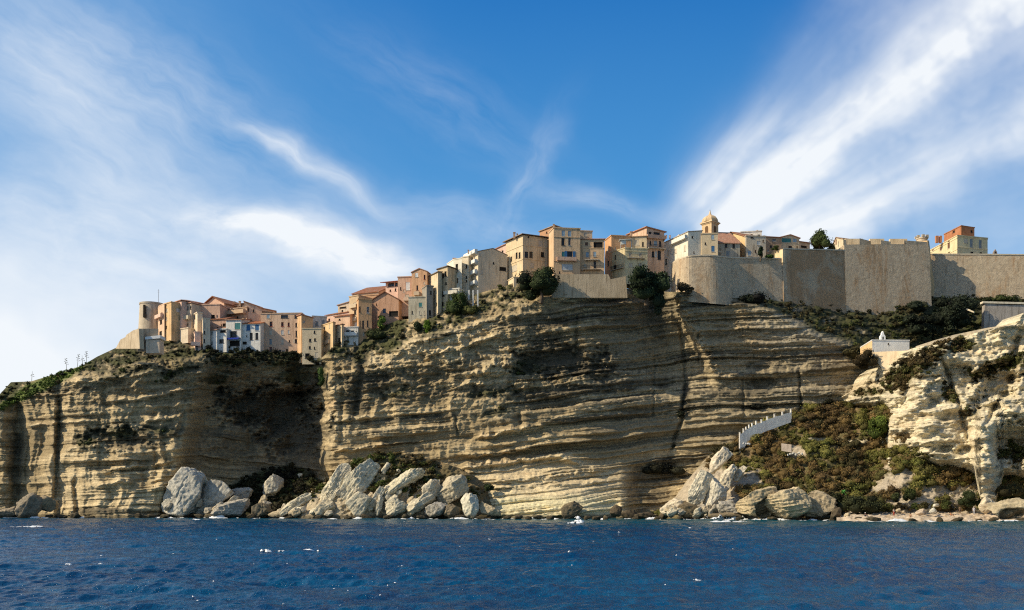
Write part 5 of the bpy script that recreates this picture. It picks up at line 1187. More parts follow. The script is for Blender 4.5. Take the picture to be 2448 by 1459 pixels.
MAT_FORT = plaster((.54, .43, .29), .8)
poly_wall('bastion_wall', 'sloping tan bastion wall stepping down from the round tower to the cliff', 'wall', [((276, 236), (332, 229)), [(276, 834), (334, 834), (332, 786), (318, 790), (302, 801), (300, 806), (288, 812)]], 1.2, MAT_FORT)
poly_wall('bastion_wall', 'shaded tan wall in front of the round tower\'s foot', 'wall', [((329, 231.5), (378, 233)), [(329, 840), (378, 840), (378, 786), (329, 786)]], 1.0, plaster((.46, .36, .25), .7))  # plaster mixed darker than the lit bastion face, shade put into the colour
def tent():
    Y = 230.2; e = empty('shed', at(365, 828, Y), 'low pale shed with a white canvas roof in front of the round tower', 'shed')
    a = at(349, 812, Y); b = at(381, 812, Y); m = MB(); m.box(a - Vector((0, 0, 3.5)), b - a, (0, 3, 0), (0, 0, 3.5)); m.build('wall', plaster(BEIGE, .5), e)
    m = MB(); p, q = at(347, 812, Y - .3), at(383, 806, Y - .3); up = Vector((0, 0, .5))
    m.prism([p, Vector((q.x, q.y, p.z + .35)), q + up, Vector((p.x, p.y, p.z + .5)) + up * .4], (0, 3.4, 0)); m.build('canvas_roof', simple((.80, .78, .74), .9, .05), e)
tent()
Yl = 233.5
H('narrow pink house with one balcony, next right of the round tower', [(377, 7), (379, 3.5), (393, 0)], 734, 806, PEACH, 'flat', [('f', 386, 752, 4.5, 9, 'd'), ('f', 385, 770, 5, 10, 'd'), ('f', 384, 797, 6, 10, 'o')], Y=Yl + 1, depth=9, balc=[('f', 377, 391, 763, .9, PINK)], rcol=PTERRA)
H('narrow ochre orange house between the two pink ones by the tower', [(393, 2.5), (409.5, 0)], 728, 808, (.68, .45, .23), 'flat', [('f', 398, 742, 5, 8, 'c:cream'), ('f', 397, 763, 5, 8, 'c:cream'), ('f', 397, 783, 4, 7, 'd')], Y=Yl - .6, depth=10, ov=.3)
H('pink house with a long pale balcony, right of the ochre one', [(410, 4), (434, 0)], 727, 808, PINK, 'hip', [('f', 420, 740, 4, 8, 'd'), ('f', 429.5, 738, 4, 8, 'd'), ('f', 419, 762, 4, 9, 'd'), ('f', 429, 760, 4, 9, 'd'), ('f', 418, 788, 5, 12, 'd'), ('f', 426, 787, 4, 10, 'd')], Y=Yl + .4, depth=9, balc=[('f', 410, 430, 752, 1.0, (.70, .56, .46))], rcol=PTERRA, pitch=.30, ov=.4)
H('beige house with a wide dark attic window over a terrace', [(434.5, 2), (457.5, 0)], 729, 808, BEIGE, 'hip', [('f', 446, 737, 9, 9, 'd'), ('f', 456, 736, 4, 7, 'd'), ('f', 442, 757, 3.5, 7, 'd'), ('f', 449, 757, 3.5, 7, 'd'), ('f', 437, 775, 4, 10, 'c:cream'), ('f', 449, 775, 3, 5, 'd')], Y=Yl + .6, depth=9, balc=[('f', 433, 456, 766, 1.0, (.56, .48, .35))], rcol=PTERRA, pitch=.36)
H('low ribbed cream block under the beige house with the terrace', [(431, 1.5), (449.5, 0)], 788, 811, CREAMW, 'flat', [], Y=Yl - 1.6, depth=4)
H('slim cream house with a lit side and brown flank, below the red ridge roof', [(456, 5), (472, 0), (484, .8)], 748, 834, CREAMW, 'flat', [('l', 460.5, 760, 3, 10, 'd'), ('l', 465.5, 757, 3, 12, 'd'), ('f', 477, 742, 6, 4, 'o')], Y=Yl - .4, ov=.14)
H('little pink porch house hanging at the cliff edge', [(463, 2.6), (466, 0), (481, .4)], 795, 840, PINK, 'flat', [('f', 471, 833, 6, 13, 'w'), ('l', 464, 806, 1.5, 4, 'd')], Y=Yl - 2.4, balc=[('f', 457, 479, 826, 1.0, PINK)])
H('long mauve-brown back house under the red ridge roof', [(457, 1), (526, 0)], 731, 800, ROSE, 'flat', [('f', 468, 736, 4, 4, 'w'), ('f', 476, 733, 4, 4, 'w'), ('f', 509, 757, 9, 8, 'o'), ('f', 519, 757, 3.5, 7, 'w')], Y=Yl + 4.4, depth=9)
H('house with a broad red gabled roof, highest of the left cluster', [(486, 4), (536, 0)], 732, 790, ROSE, 'gv', [('f', 525, 724, 4, 5, 'd')], Y=Yl + 9, depth=12, rcol=TERRA, pitch=.52, ov=.6, chim=[(547, 4, 8)])
H('slim white tower house with three small windows, lit on its left side', [(483, 3.2), (485, 0), (502.5, .8)], 762, 834, CREAMW, 'flat', [('f', 489.5, 778, 3, 12, 'c:cream'), ('f', 489, 795, 3.5, 8, 'd'), ('f', 488.5, 815, 3.5, 9, 'd')], Y=Yl - 1.4)
H('low white cottage with two tiny windows right of the slim white tower', [(501, 1), (518, 0)], 791, 842, WHITE, 'sb', [('f', 506.5, 796, 2.5, 6, 'd'), ('f', 506.5, 820, 3, 7, 'd')], Y=Yl - .6, depth=5, rcol=PTERRA)
H('dusky pink house with a big tiled terrace left of the blue awning', [(503, 1), (541, 0)], 765, 820, ROSE, 'sb', [('f', 536, 777, 8, 7, 'o'), ('f', 529, 778, 2.5, 5, 'd')], Y=Yl + 2.6, depth=8, rcol=TERRA)
H('white house with a wide horizontal window, left of the blue awning', [(515, .8), (541.5, 0)], 789, 832, WHITE, 'flat', [('f', 533, 792, 14, 6, 'o'), ('f', 528, 816, 14, 9, 'g')], Y=Yl - 1.0, depth=6, rcol=TERRA)
_h, _fc, _z = H('white house with a blue awning over its dark porch', [(540, .6), (576, 0)], 766, 834, WHITE, 'sb', [('f', 569, 780, 15, 15, 'c:teal'), ('f', 558, 799, 16, 14, 'd'), ('f', 575, 795, 2.5, 5, 'd'), ('f', 558, 821, 30, 13, 'o')], Y=Yl - .4, depth=6, rcol=PTERRA, pitch=.2)
def awning(root, fc, x0, x1, y0, y1, out, mat):
    a, z1 = fc.sz(x0, y0); b, _ = fc.sz(x1, y0); _, z0 = fc.sz(x0, y1)
    m = MB(); m.prism([fc.pt(a, z1, .02), fc.pt(a, z0, out), fc.pt(b, z0, out), fc.pt(b, z1, .02)], (0, 0, .06)); fbox(m, fc, a, b, z0 - .28, z0 - .005, out - .03, out + .01); m.build('awning', mat, root)
awning(_h, _fc['f'], 540, 575, 808.5, 811.5, 1.3, simple((.02, .05, .36), .9, .1))
H('white house with two bright blue shutters and red roof, beside the orange block', [(575, .6), (622.5, 0)], 775, 840, WHITE, 'sb', [('f', 593.5, 784, 9, 14, 'c:blue'), ('f', 614.5, 783.5, 9, 14, 'c:blue'), ('f', 600.5, 804.5, 7, 17, 'd'), ('f', 614, 804, 7, 16, 'd'), ('f', 590, 803, 2.5, 5, 'd'), ('f', 584, 820, 12, 6, 'o')], Y=Yl - .2, depth=6, rcol=(.52, .20, .09), pitch=.28)
H('brown terraced house with open galleries behind the blue shutters', [(541, 3), (590, 0)], 741, 790, BROWN, 'flat', [('f', 544, 741.6, 3, 9, 'd'), ('f', 563, 747, 4, 5, 'o'), ('f', 570, 746, 4, 5, 'o'), ('f', 577, 744, 4, 5, 'o'), ('f', 585, 742, 5, 6, 'o'), ('f', 567, 759, 4, 4, 'd'), ('f', 585, 759, 4, 4, 'd')], Y=Yl + 6, depth=10, balc=[('f', 544, 588, 753, 1.2, (.56, .40, .26))], rcol=BROWN, chim=[(550, 5, 12), (562, 4, 9), (570, 6, 7)])
H('grey rooftop annex above the brown terraced house', [(524, 2), (586, 0)], 728, 760, (.42, .36, .28), 'sr', [('f', 545, 731, 3, 5, 'd'), ('f', 577, 733, 4, 5, 'd')], Y=Yl + 11, depth=8, pitch=-.06, chim=[(548, 3.5, 9), (560, 5, 5), (572, 4, 4)])
H('orange house with a slanting roofline and tall chimney, behind the block', [(584.5, 0), (626, .8)], 735, 800, PEACH, 'sl', [('f', 606, 743, 3, 7, 'd'), ('f', 593, 738, 5, 6, 'o'), ('f', 592, 742, 6, 5, 'o'), ('f', 600, 764, 3, 4, 'd')], Y=Yl + 6, depth=10, pitch=.32, rcol=PTERRA, chim=[(617, 3, 4)])
H('pink-roofed low house at the right end of the left cluster', [(622, 0), (657, 1)], 743, 790, PEACH, 'sl', [('f', 640, 746, 26, 2.5, 'o')], Y=Yl + 7, depth=10, pitch=.16, rcol=PTERRA, ov=.5)
H('big orange-pink apartment block with five rows of windows', [(623, .6), (721, 0)], 751, 856, (.63, .42, .28), 'flat', [('f', 641, 757, 7, 8, 'c:sky'), ('f', 680, 757, 17, 7, 'g:sky'), ('f', 709, 757, 10, 8, 'g:sky'),
   ('f', 648, 775, 7, 12, 'f:red'), ('f', 675, 775.5, 6, 10, 'f:red'), ('f', 690, 776, 4.5, 9, 'f:red'), ('f', 710.5, 777, 9, 9, 'd'), ('f', 647, 795, 6, 11, 'c:cream'), ('f', 675, 795, 6, 10, 'c:pale'), ('f', 690, 794, 4, 8, 'c:pale'), ('f', 710.5, 798, 8, 14, 'd'),
   ('f', 647, 817, 6, 13, 'c:grey'), ('f', 675, 817, 6, 12, 'c:cream'), ('f', 692, 816, 3, 5, 'd'), ('f', 708.5, 815.5, 7, 9, 's:cream'), ('f', 647, 836, 6, 12, 'f:red'), ('f', 669, 843, 6, 13, 'd'), ('f', 677, 844, 7, 12, 'c:grey'), ('f', 686, 843, 5, 16, 'o'), ('f', 706.5, 845, 9, 13, 'w'), ('f', 626.5, 828, 2, 2, 'd')], Y=Yl + 2.2, depth=9, name='apartment_block', cat='apartment block', stain=.6)
H('ochre end house with a down-slanting roof, right of the orange-pink block', [(720.5, 0), (748, 2.2)], 757, 856, (.62, .40, .22), 'sl', [('f', 731, 815, 3, 4, 'd')], Y=Yl + 2.0, depth=8, pitch=.12, rcol=PTERRA)
H('pale beige house with pairs of small square windows in the gap', [(722.5, .3), (768, 0)], 787, 860, (.56, .46, .31), 'flat', [('f', 741.5, 813.5, 5, 7, 'd'), ('f', 753, 812.5, 4.5, 6.5, 'd'), ('f', 740.5, 831, 5, 6, 'd'), ('f', 752, 832, 3, 6, 'd'), ('f', 752, 794, 4, 7, 'd'), ('f', 767, 807, 3, 6, 'd'), ('f', 735, 851, 11, 12, 'o'), ('f', 757, 849, 8, 12, 'c:cream')], Y=Yl + .8, depth=7, stain=.5)
H('grey-white house with two tall pale windows behind the gap', [(746.5, 0), (781, 1)], 757, 806, GREYW, 'flat', [('f', 757.5, 774, 7, 11, 'c:grey'), ('f', 772.5, 772, 7, 13, 'c:grey')], Y=Yl + 7, depth=8, chim=[(753, 3, 4), (768, 3, 4)])
# ---- middle cluster climbing the slope
H('row house with tile roof and chimney pots behind the peach houses', [(779, 5), (836, 0)], 755, 800, PINK, 'sb', [('f', 787, 765, 4, 6, 'd'), ('f', 829, 764, 2, 6, 'd')], Y=244, depth=8, rcol=TERRA, chim=[(783, 3, 5), (797, 4, 4), (804, 3, 3)])
H('tall peach house glowing in the sun at the corner of the gap', [(768.5, 5), (796, 0), (802, 1.2)], 771, 864, (.68, .48, .26), 'flat', [('l', 776, 788, 3, 14, 'd'), ('l', 774.5, 803, 2, 8, 'd'), ('l', 781.5, 800, 2, 9, 'd'), ('l', 774, 828, 2, 11, 'd'), ('l', 784, 766, 6, 7, 'o'), ('l', 783, 821, 7, 4, 'o'), ('l', 788, 780, 2, 8, 'c:cream')], Y=236.2, balc=[('l', 768.8, 778, 840, .5, (.66, .48, .30)), ('l', 779, 789, 822, .5, (.66, .48, .30))])
H('second peach house with an arched door, right of the tallest peach one', [(794, 3.6), (817, 0), (822, 1)], 776, 846, (.70, .53, .33), 'sr', [('l', 796, 797, 2.4, 9, 'd'), ('l', 803, 788, 2, 12, 'c:cream'), ('l', 810.5, 814, 5, 12, 'f:brown'), ('l', 802, 815, 2.5, 10, 'c:cream')], Y=235.4, pitch=.06, rcol=PTERRA)
H('pale house with a dark gap beneath its flat roof, above the peach houses', [(808, 2), (836.5, 0)], 731, 800, (.58, .46, .34), 'sr', [('f', 818.5, 746, 4.5, 9, 'd'), ('f', 820, 735.5, 16, 3.5, 'o'), ('f', 831, 746, 2, 6, 'c:cream')], Y=245, depth=7, pitch=.13, rcol=ROSE)
H('stepped salmon house under the pale one with the dark roof gap', [(800, 2), (836, 0)], 758, 818, (.68, .46, .31), 'sb', [('f', 812, 764, 4, 4, 'd')], Y=240.5, depth=5, rcol=TERRA)
H('white terrace house with a shaded veranda left of the orange tower house', [(818.5, .6), (856, 0)], 784, 826, WHITE, 'flat', [('f', 831, 792.5, 9, 5, 'o'), ('f', 842.5, 795, 8, 9, 'o'), ('f', 852, 795, 4, 6, 'd'), ('f', 832, 810, 3, 7, 'c:green')], Y=236.6, depth=5, balc=[('f', 825, 855, 803, 1.0, WHITE)])
H('tall tan house with a recessed balcony tier, beside the orange tower house', [(835, 2), (857, 0)], 711, 800, (.55, .40, .24), 'flat', [('f', 848, 727, 6, 6, 'c:cream'), ('f', 849, 747, 5, 10, 'd'), ('f', 842, 776, 3, 10, 'w'), ('f', 850, 778, 5, 14, 'c:white')], Y=239.6, depth=8, balc=[('f', 840, 855, 737, .8, (.60, .47, .31)), ('f', 840, 855, 768, .6, (.60, .47, .31))])
H('orange tower house with an arched window and tall dark slits', [(853.5, 2.6), (857, 0), (889, .6)], 716, 816, (.60, .34, .165), 'flat', [('f', 879.5, 741, 6, 15, 'f:white'), ('f', 860.5, 740, 3, 14, 'f:brown'), ('f', 868, 776, 4, 18, 'd'), ('f', 879, 774, 3.5, 15, 'd'), ('f', 861, 774, 2, 14, 'd'), ('f', 869, 799, 4, 8, 'c:cream')], Y=236.8)
H('flat-topped brown house right behind the orange tower house', [(858, 2), (905, 0)], 709, 790, (.50, .31, .18), 'flat', [('f', 882, 713, 6, 3, 'o'), ('f', 865, 716, 4, 5, 'd')], Y=244, depth=7)
H('large terracotta house with a steep red roof and blue-framed window', [(888, 1.2), (953, 0)], 719, 782, (.58, .33, .20), 'gv', [('f', 919, 742.5, 7, 9, 'f:blue'), ('f', 941, 750, 22, 12, 'o'), ('f', 900, 728, 2, 5, 'd'), ('f', 912, 757, 18, 2.5, 'o')], Y=241.5, depth=10, pitch=.56, rcol=TERRA, ov=.4)
H('roofed row behind with tile ridges, left above the terracotta house', [(842, 3), (905, 0)], 704, 760, (.50, .36, .25), 'sb', [], Y=250, depth=9, pitch=.42, rcol=TERRA, chim=[(853, 4, 3)])
H('glass-walled penthouse under a red single-pitch roof', [(922, 2), (966, 0)], 676, 720, PINK, 'sb', [('f', 935, 681, 14, 8, 'g:sky'), ('f', 949, 680, 10, 8, 'g:sky'), ('f', 960, 690, 3, 5, 'd')], Y=249, depth=9, pitch=.22, rcol=RTERRA, ov=1.2)
H('salmon house with one big pale double window', [(951, .6), (985, 0)], 664, 746, (.60, .38, .26), 'flat', [('f', 975, 684.5, 10, 19, 'c:white'), ('f', 973, 711, 9, 13, 'c:cream'), ('f', 958, 690, 3, 7, 'd')], Y=245.5, depth=8, balc=[('f', 966, 984, 719, .7, (.58, .42, .30))], rcol=PTERRA)
H('orange house with a rounded gable and a shuttered window near its top', [(984, 1), (1021, 0)], 652, 736, (.60, .345, .19), 'gv', [('f', 996, 657, 7, 11, 'c:white'), ('f', 997.5, 688, 4, 11, 'd'), ('f', 1015, 663, 4, 11, 'f:red'), ('f', 1014, 677, 3, 6, 'c:cream')], Y=244, depth=9, pitch=.40, rcol=PTERRA, balc=[('f', 991, 1004, 706, .8, (.55, .42, .29))], ov=.2)
H('grey-stained lower house with green shutters under the rounded gable', [(976.5, .5), (1020.5, 0)], 712, 770, (.50, .44, .32), 'flat', [('f', 1005, 729, 8, 10, 'c:teal'), ('f', 985.5, 747, 3, 7, 'd'), ('f', 1004, 748, 4, 9, 'c:cream'), ('f', 1014.5, 748, 3, 9, 'c:cream'), ('f', 974.5, 730, 5, 8, 'd')], Y=241.2, depth=7, stain=.8)
H('dark-flanked narrow house in the shaded slot right of the green shutters', [(1020, 0), (1036, .8)], 684, 772, (.30, .27, .22), 'flat', [('f', 1030, 700, 4, 8, 'd'), ('f', 1028, 748, 5, 12, 'o')], Y=242.2, depth=6, stain=.8)
H('tall cream house with vertical stains and a small square attic hole', [(1020.5, 6), (1047, 0), (1056, 1)], 651, 742, (.62, .50, .33), 'sr', [('l', 1026.5, 656, 5, 6, 'o'), ('l', 1027.5, 674, 6, 12, 'c:cream'), ('l', 1040, 700, 3, 10, 'c:cream'), ('l', 1043, 728, 3, 8, 'd')], Y=242.0, pitch=.14, rcol=(.3, .22, .15), stain=.9)
H('crumbling ochre house with broken openings, next to the tall cream one', [(1046, 2), (1070, 0)], 645, 745, (.60, .46, .28), 'sr', [('f', 1059, 660, 5, 9, 'o'), ('f', 1065, 655, 5, 12, 'o'), ('f', 1054, 684, 4, 9, 'c:cream'), ('f', 1060, 703, 6, 12, 'o'), ('f', 1066, 678, 4, 6, 'd'), ('f', 1058, 727, 5, 9, 'd')], Y=242.6, depth=8, pitch=.1, rcol=(.2, .13, .09), stain=.9)
H('white house with an open loggia high in its face, chimney on top', [(1069, 6), (1084, 1.5), (1104, 0)], 622, 724, (.74, .68, .54), 'flat', [('f', 1092, 638, 6, 13, 'o'), ('f', 1092, 646, 6, 6, 'd'), ('f', 1092.5, 671, 6, 11, 'f:brown'), ('f', 1085, 694, 3, 7, 'd')], Y=243.2, chim=[(1092, 7, 5)], balc=[('f', 1088, 1097, 650, .6, 'rail')])
H('low white terrace block below the loggia house', [(1063, 1.6), (1098, 0)], 694, 735, (.74, .70, .60), 'flat', [('f', 1074, 694, 4, 6, 'd'), ('f', 1092, 691.5, 5, 8, 'o'), ('f', 1078, 717, 4, 12, 'c:white')], Y=240.8, depth=5, balc=[('f', 1063, 1095, 705, .9, (.70, .64, .52))])
H('narrow cream house squeezed left of the white balconies', [(1103, 1.2), (1120, 0)], 617, 706, (.70, .60, .44), 'flat', [('f', 1115, 637, 4, 9, 'd'), ('f', 1115, 663, 3.5, 6, 'd'), ('f', 1115, 672, 3.5, 5, 'd')], Y=245, depth=8, chim=[(1106, 4, 8)])
H('white house with four stacked balconies and a plain beige gable flank', [(1116.5, 6), (1143, 0), (1213, 4)], 602, 706, (.66, .54, .38), 'gv', [('l', 1122, 606, 4, 11, 'w'), ('l', 1131, 605, 4, 11, 'w'), ('l', 1122, 629, 4, 11, 'w'), ('l', 1131, 628, 4, 11, 'w'), ('l', 1126, 652, 9, 13, 'w'), ('l', 1137, 651, 6, 13, 'w'), ('l', 1127, 676, 9, 12, 'w'), ('l', 1137, 675, 6, 12, 'w'),
   ('f', 1146, 606, 7, 11, 'c:cream'), ('f', 1180, 606.5, 3.5, 5, 'd'), ('f', 1180, 629.5, 3.5, 5, 'd'), ('f', 1202, 643, 16, 9, 'o'), ('f', 1152, 650, 6, 10, 'c:cream')], Y=244, pitch=.30, rcol=(.45, .36, .26), ov=.12, chim=[(1129, 3, 6)],
   balc=[('l', 1115, 1142, 618, 1.0, (.74, .72, .66)), ('l', 1115, 1142, 641, 1.0, (.74, .72, .66)), ('l', 1115, 1142, 665, 1.0, (.74, .72, .66)), ('l', 1115, 1142, 690, 1.0, (.74, .72, .66))])
def stilts():
    e = empty('support_pillars', at(1130, 713, 243), 'white concrete pillars propping up the house with four balconies', 'pillars')
    for px, dy_ in ((1121, 4.5), (1131, 2.2), (1142, -.1)):
        p = at(px, 693, 244 + dy_ - .5); m = MB(); m.cbox(p - Vector((0, 0, 2.4)), .4, .4, 4.6); m.build('pillar', plaster((.72, .70, .64), .4), e)
stilts()
H('small pink house peeping up behind the beige gable flank', [(1182, 3), (1212, 0)], 598, 650, PINK, 'sr', [('f', 1201.5, 603, 4, 8, 'd')], Y=256, depth=7, pitch=.18, rcol=PTERRA)
# ---- upper middle: corner house, tall blocks, terrace houses
H('beige corner house with arched windows and a low hipped roof', [(1209.5, 7), (1250, 0), (1309, 3)], 562, 668, (.64, .50, .31), 'hip', [('f', 1258.5, 609, 8, 14, 'd'), ('f', 1269.5, 609, 8, 14, 'd'), ('f', 1297, 609, 8, 12, 'd'), ('f', 1263.5, 566.5, 4, 4, 'o'), ('f', 1292, 567, 4, 4, 'o'), ('f', 1292, 582, 10, 14, 'c:cream'), ('f', 1272, 634, 8, 12, 'c:cream'),
   ('l', 1222, 619.5, 4, 11, 'd'), ('l', 1235, 611, 4.5, 14, 'd'), ('l', 1242, 610.5, 4.5, 14, 'd'), ('l', 1238, 568, 3, 4, 'o'), ('l', 1222, 574, 3, 4, 'o'), ('l', 1229, 642, 14, 14, 'c:cream')], Y=242.5, pitch=.30, rcol=(.36, .25, .16), ov=.7, band=[('f', 586), ('f', 618), ('l', 586), ('l', 620)], chim=[(1244, 5, 10), (1251, 3, 8), (1273, 3, 8)])
H('little terrace house with two square openings under the corner house', [(1214, 4), (1228, 0), (1262, 1)], 664, 700, (.70, .57, .37), 'flat', [('f', 1238, 671, 7, 10, 'o'), ('f', 1250.5, 669, 7, 10, 'o')], Y=240.4)
H('red-walled shadowed house wedged behind the corner house', [(1290, 4), (1326, 0)], 551, 660, (.48, .27, .15), 'sl', [('f', 1307, 556, 3, 4, 'd'), ('f', 1318, 553, 2, 6, 'd')], Y=248, depth=9, pitch=-.08, rcol=(.5, .36, .24))
H('tall orange block with grey upper shutters and teal balcony doors', [(1312, 5), (1323.5, 0), (1387, .8)], 546, 668, (.62, .425, .25), 'flat', [('f', 1347, 558, 8, 13, 'c:sky'), ('f', 1362, 559, 8, 13, 'c:sky'), ('f', 1346, 578, 8, 17, 'd'), ('f', 1361.5, 578, 6, 18, 'f:grey'), ('f', 1347.5, 611, 9, 18, 'c:teal'), ('f', 1362.5, 608, 13, 14, 's:blue'), ('f', 1356, 639, 26, 14, 'c:pale'), ('f', 1338, 652, 3, 6, 'd')], Y=242.2, depth=9, rcol=TERRA, ov=.4, band=[('f', 566), ('f', 624)], balc=[('f', 1331, 1377, 623, .9, (.55, .36, .25))], chim=[(1328, 3.5, 13)])
H('rooftop room with a blue edge set back above the orange blocks', [(1386, 0), (1416, .4)], 553, 590, (.62, .47, .31), 'flat', [('f', 1400, 561, 8, 8, 'c:cream')], Y=246, depth=6)
H('orange block with a dark arched loggia and two railed balconies', [(1386.5, .2), (1445, 0)], 573, 668, (.61, .41, .235), 'sb', [('f', 1402, 583.5, 7, 8, 'c:brown'), ('f', 1430, 586, 22, 14, 'o'), ('f', 1404, 609, 7, 12, 'c:sky'), ('f', 1422, 608, 7, 12, 'c:sky'), ('f', 1422, 633, 6, 17, 'd'), ('f', 1399, 635, 6, 6, 'c:cream')], Y=242.6, depth=8, pitch=.2, rcol=PTERRA, balc=[('f', 1397, 1433, 622, .9, 'rail'), ('f', 1390, 1437, 645, 1.0, 'rail')], band=[('f', 594)])
H('orange house with a lit left side and a dark red flat wall', [(1446, 5), (1461.5, 0), (1508, 1)], 564, 668, (.60, .34, .17), 'flat', [('l', 1452, 600, 3, 8, 'c:cream'), ('l', 1454, 630, 4, 12, 'd')], Y=246.5)
H('yellow terrace house with a pergola and a slanting awning', [(1459, 4.5), (1494.5, 0), (1548, 1)], 594, 668, (.66, .55, .33), 'flat', [('l', 1471, 615, 3, 10, 'd'), ('l', 1470, 640, 7, 12, 'o'), ('f', 1507, 609, 7, 9, 'c:cream'), ('f', 1531, 609, 7, 9, 'c:cream'), ('f', 1508, 634, 8, 9, 'c:cream'), ('f', 1531, 634, 8, 9, 'c:cream')], Y=241.8, stain=.8, balc=[('f', 1500, 1541, 617, .9, 'rail'), ('l', 1461, 1493, 648, .6, 'rail')], band=[('f', 600), ('f', 642)])
def pergola():
    Y = 243.5; e = empty('pergola', at(1492, 592, Y), 'white pergola with shade cloth on the yellow house\'s roof terrace', 'pergola')
    m = MB()
    for px in (1484, 1496, 1510): m.cbox(at(px, 584, Y), .14, .14, 2.4)
    m.box(at(1481, 574, Y - .8), at(1512, 572, Y - .8) - at(1481, 574, Y - .8), (0, 2, 0), (0, 0, .15)); m.build('frame', simple((.70, .68, .62), .8), e)
    m = MB(); a = at(1485, 582, Y - .4); m.box(a - Vector((0, 0, .3)), (1.3, 0, .1), (0, .3, 0), (0, 0, 1.2)); m.build('shade_cloth', simple((.72, .70, .62), .9, .08), e)
pergola()
H('beige upper storey set back on the yellow house, with a wide terrace', [(1500, 1), (1546, 0)], 568, 612, (.60, .47, .30), 'sb', [('f', 1522, 580, 12, 14, 'c:cream'), ('f', 1537, 584, 4, 10, 'd')], Y=246.5, depth=7, pitch=.16, rcol=(.5, .33, .2), chim=[(1508, 5, 18)])
H('tall pink house with a strip of attic windows and dark wooden balcony', [(1502, 7), (1546, 0), (1588, 1.5)], 552, 690, (.62, .42, .29), 'sl', [('f', 1554, 558, 7, 7, 'd'), ('f', 1570, 559, 15, 7, 'd'), ('f', 1555, 581, 4, 10, 'd'), ('f', 1567, 582, 7, 12, 'c:sky'), ('f', 1578, 583, 5, 13, 'd'), ('f', 1561, 608, 6, 14, 'd'), ('f', 1568, 608, 5, 14, 'c:pale'), ('f', 1576, 610, 8, 22, 'd'), ('l', 1518, 558, 2, 6, 'd')], Y=247.2, pitch=.16, rcol=PTERRA, ov=.5, balc=[('f', 1546, 1589, 569, .9, (.50, .32, .22)), ('f', 1548, 1588, 593, 1.0, 'rail')], chim=[(1556, 2, 3), (1572, 2, 2)], stain=.7)
poly_wall('retaining_wall', 'long plain beige retaining wall under the orange and yellow houses', 'wall', [((1318, 240.6), (1500, 240.8)), [(1318, 712), (1500, 712), (1496, 660), (1460, 668), (1454, 656), (1330, 656)]], 1.0, plaster((.47, .37, .245), .9))
def parasol():
    Y = 240.5; b = at(1586, 668, Y); e = empty('parasol', b, 'white parasol open on the terrace beside the widest dark tree', 'parasol')
    m = MB(); m.tube([(b.x, b.y, b.z - 1.2), (b.x, b.y, b.z + 1.5)], .04, 6); m.build('pole', simple((.5, .45, .4), .6), e)
    m = MB(); m.lathe((b.x, b.y, b.z + 1.0), [(1.15, -.06), (1.2, 0), (.6, .35), (.05, .62), (.01, .64)], 8); m.build('canopy', simple((.80, .78, .74), .9, .05), e)
parasol()
# ---- white house, church tower and houses on the round bastion
_h, _fc, _z = H('white house with a curved roof terrace, sunlit left side casting into shade', [(1585, 11), (1645, 0), (1679, 1)], 555, 680, (.72, .66, .53), 'sr', [('l', 1592, 626, 4, 14, 'd'), ('l', 1598, 604, 4, 10, 'c:cream'), ('l', 1614, 601, 7, 10, 'c:cream'), ('l', 1637, 594, 4, 14, 'c:cream')], Y=244.6, pitch=.13, rcol=(.5, .42, .32), ov=.15, balc=[('l', 1606, 1644, 586, 1.0, (.76, .72, .64))])
H('plain beige front adjoining the white house, with two pale blue shutters', [(1678, .3), (1716, 0)], 560, 622, (.60, .48, .31), 'flat', [('f', 1704, 567.5, 7, 11, 'c:sky'), ('f', 1704.5, 595, 8, 14, 'c:blue')], Y=244.8, depth=7, stain=.35)
H('stepped roof terrace house in white behind the curved terrace', [(1600, 8), (1624, 0), (1650, 1)], 563, 606, (.76, .72, .63), 'flat', [('l', 1606, 571, 2.5, 5, 'd'), ('l', 1616, 569, 3, 6, 'd')], Y=252, chim=[(1601, 3, 4), (1610, 3, 4), (1626, 3, 3)])
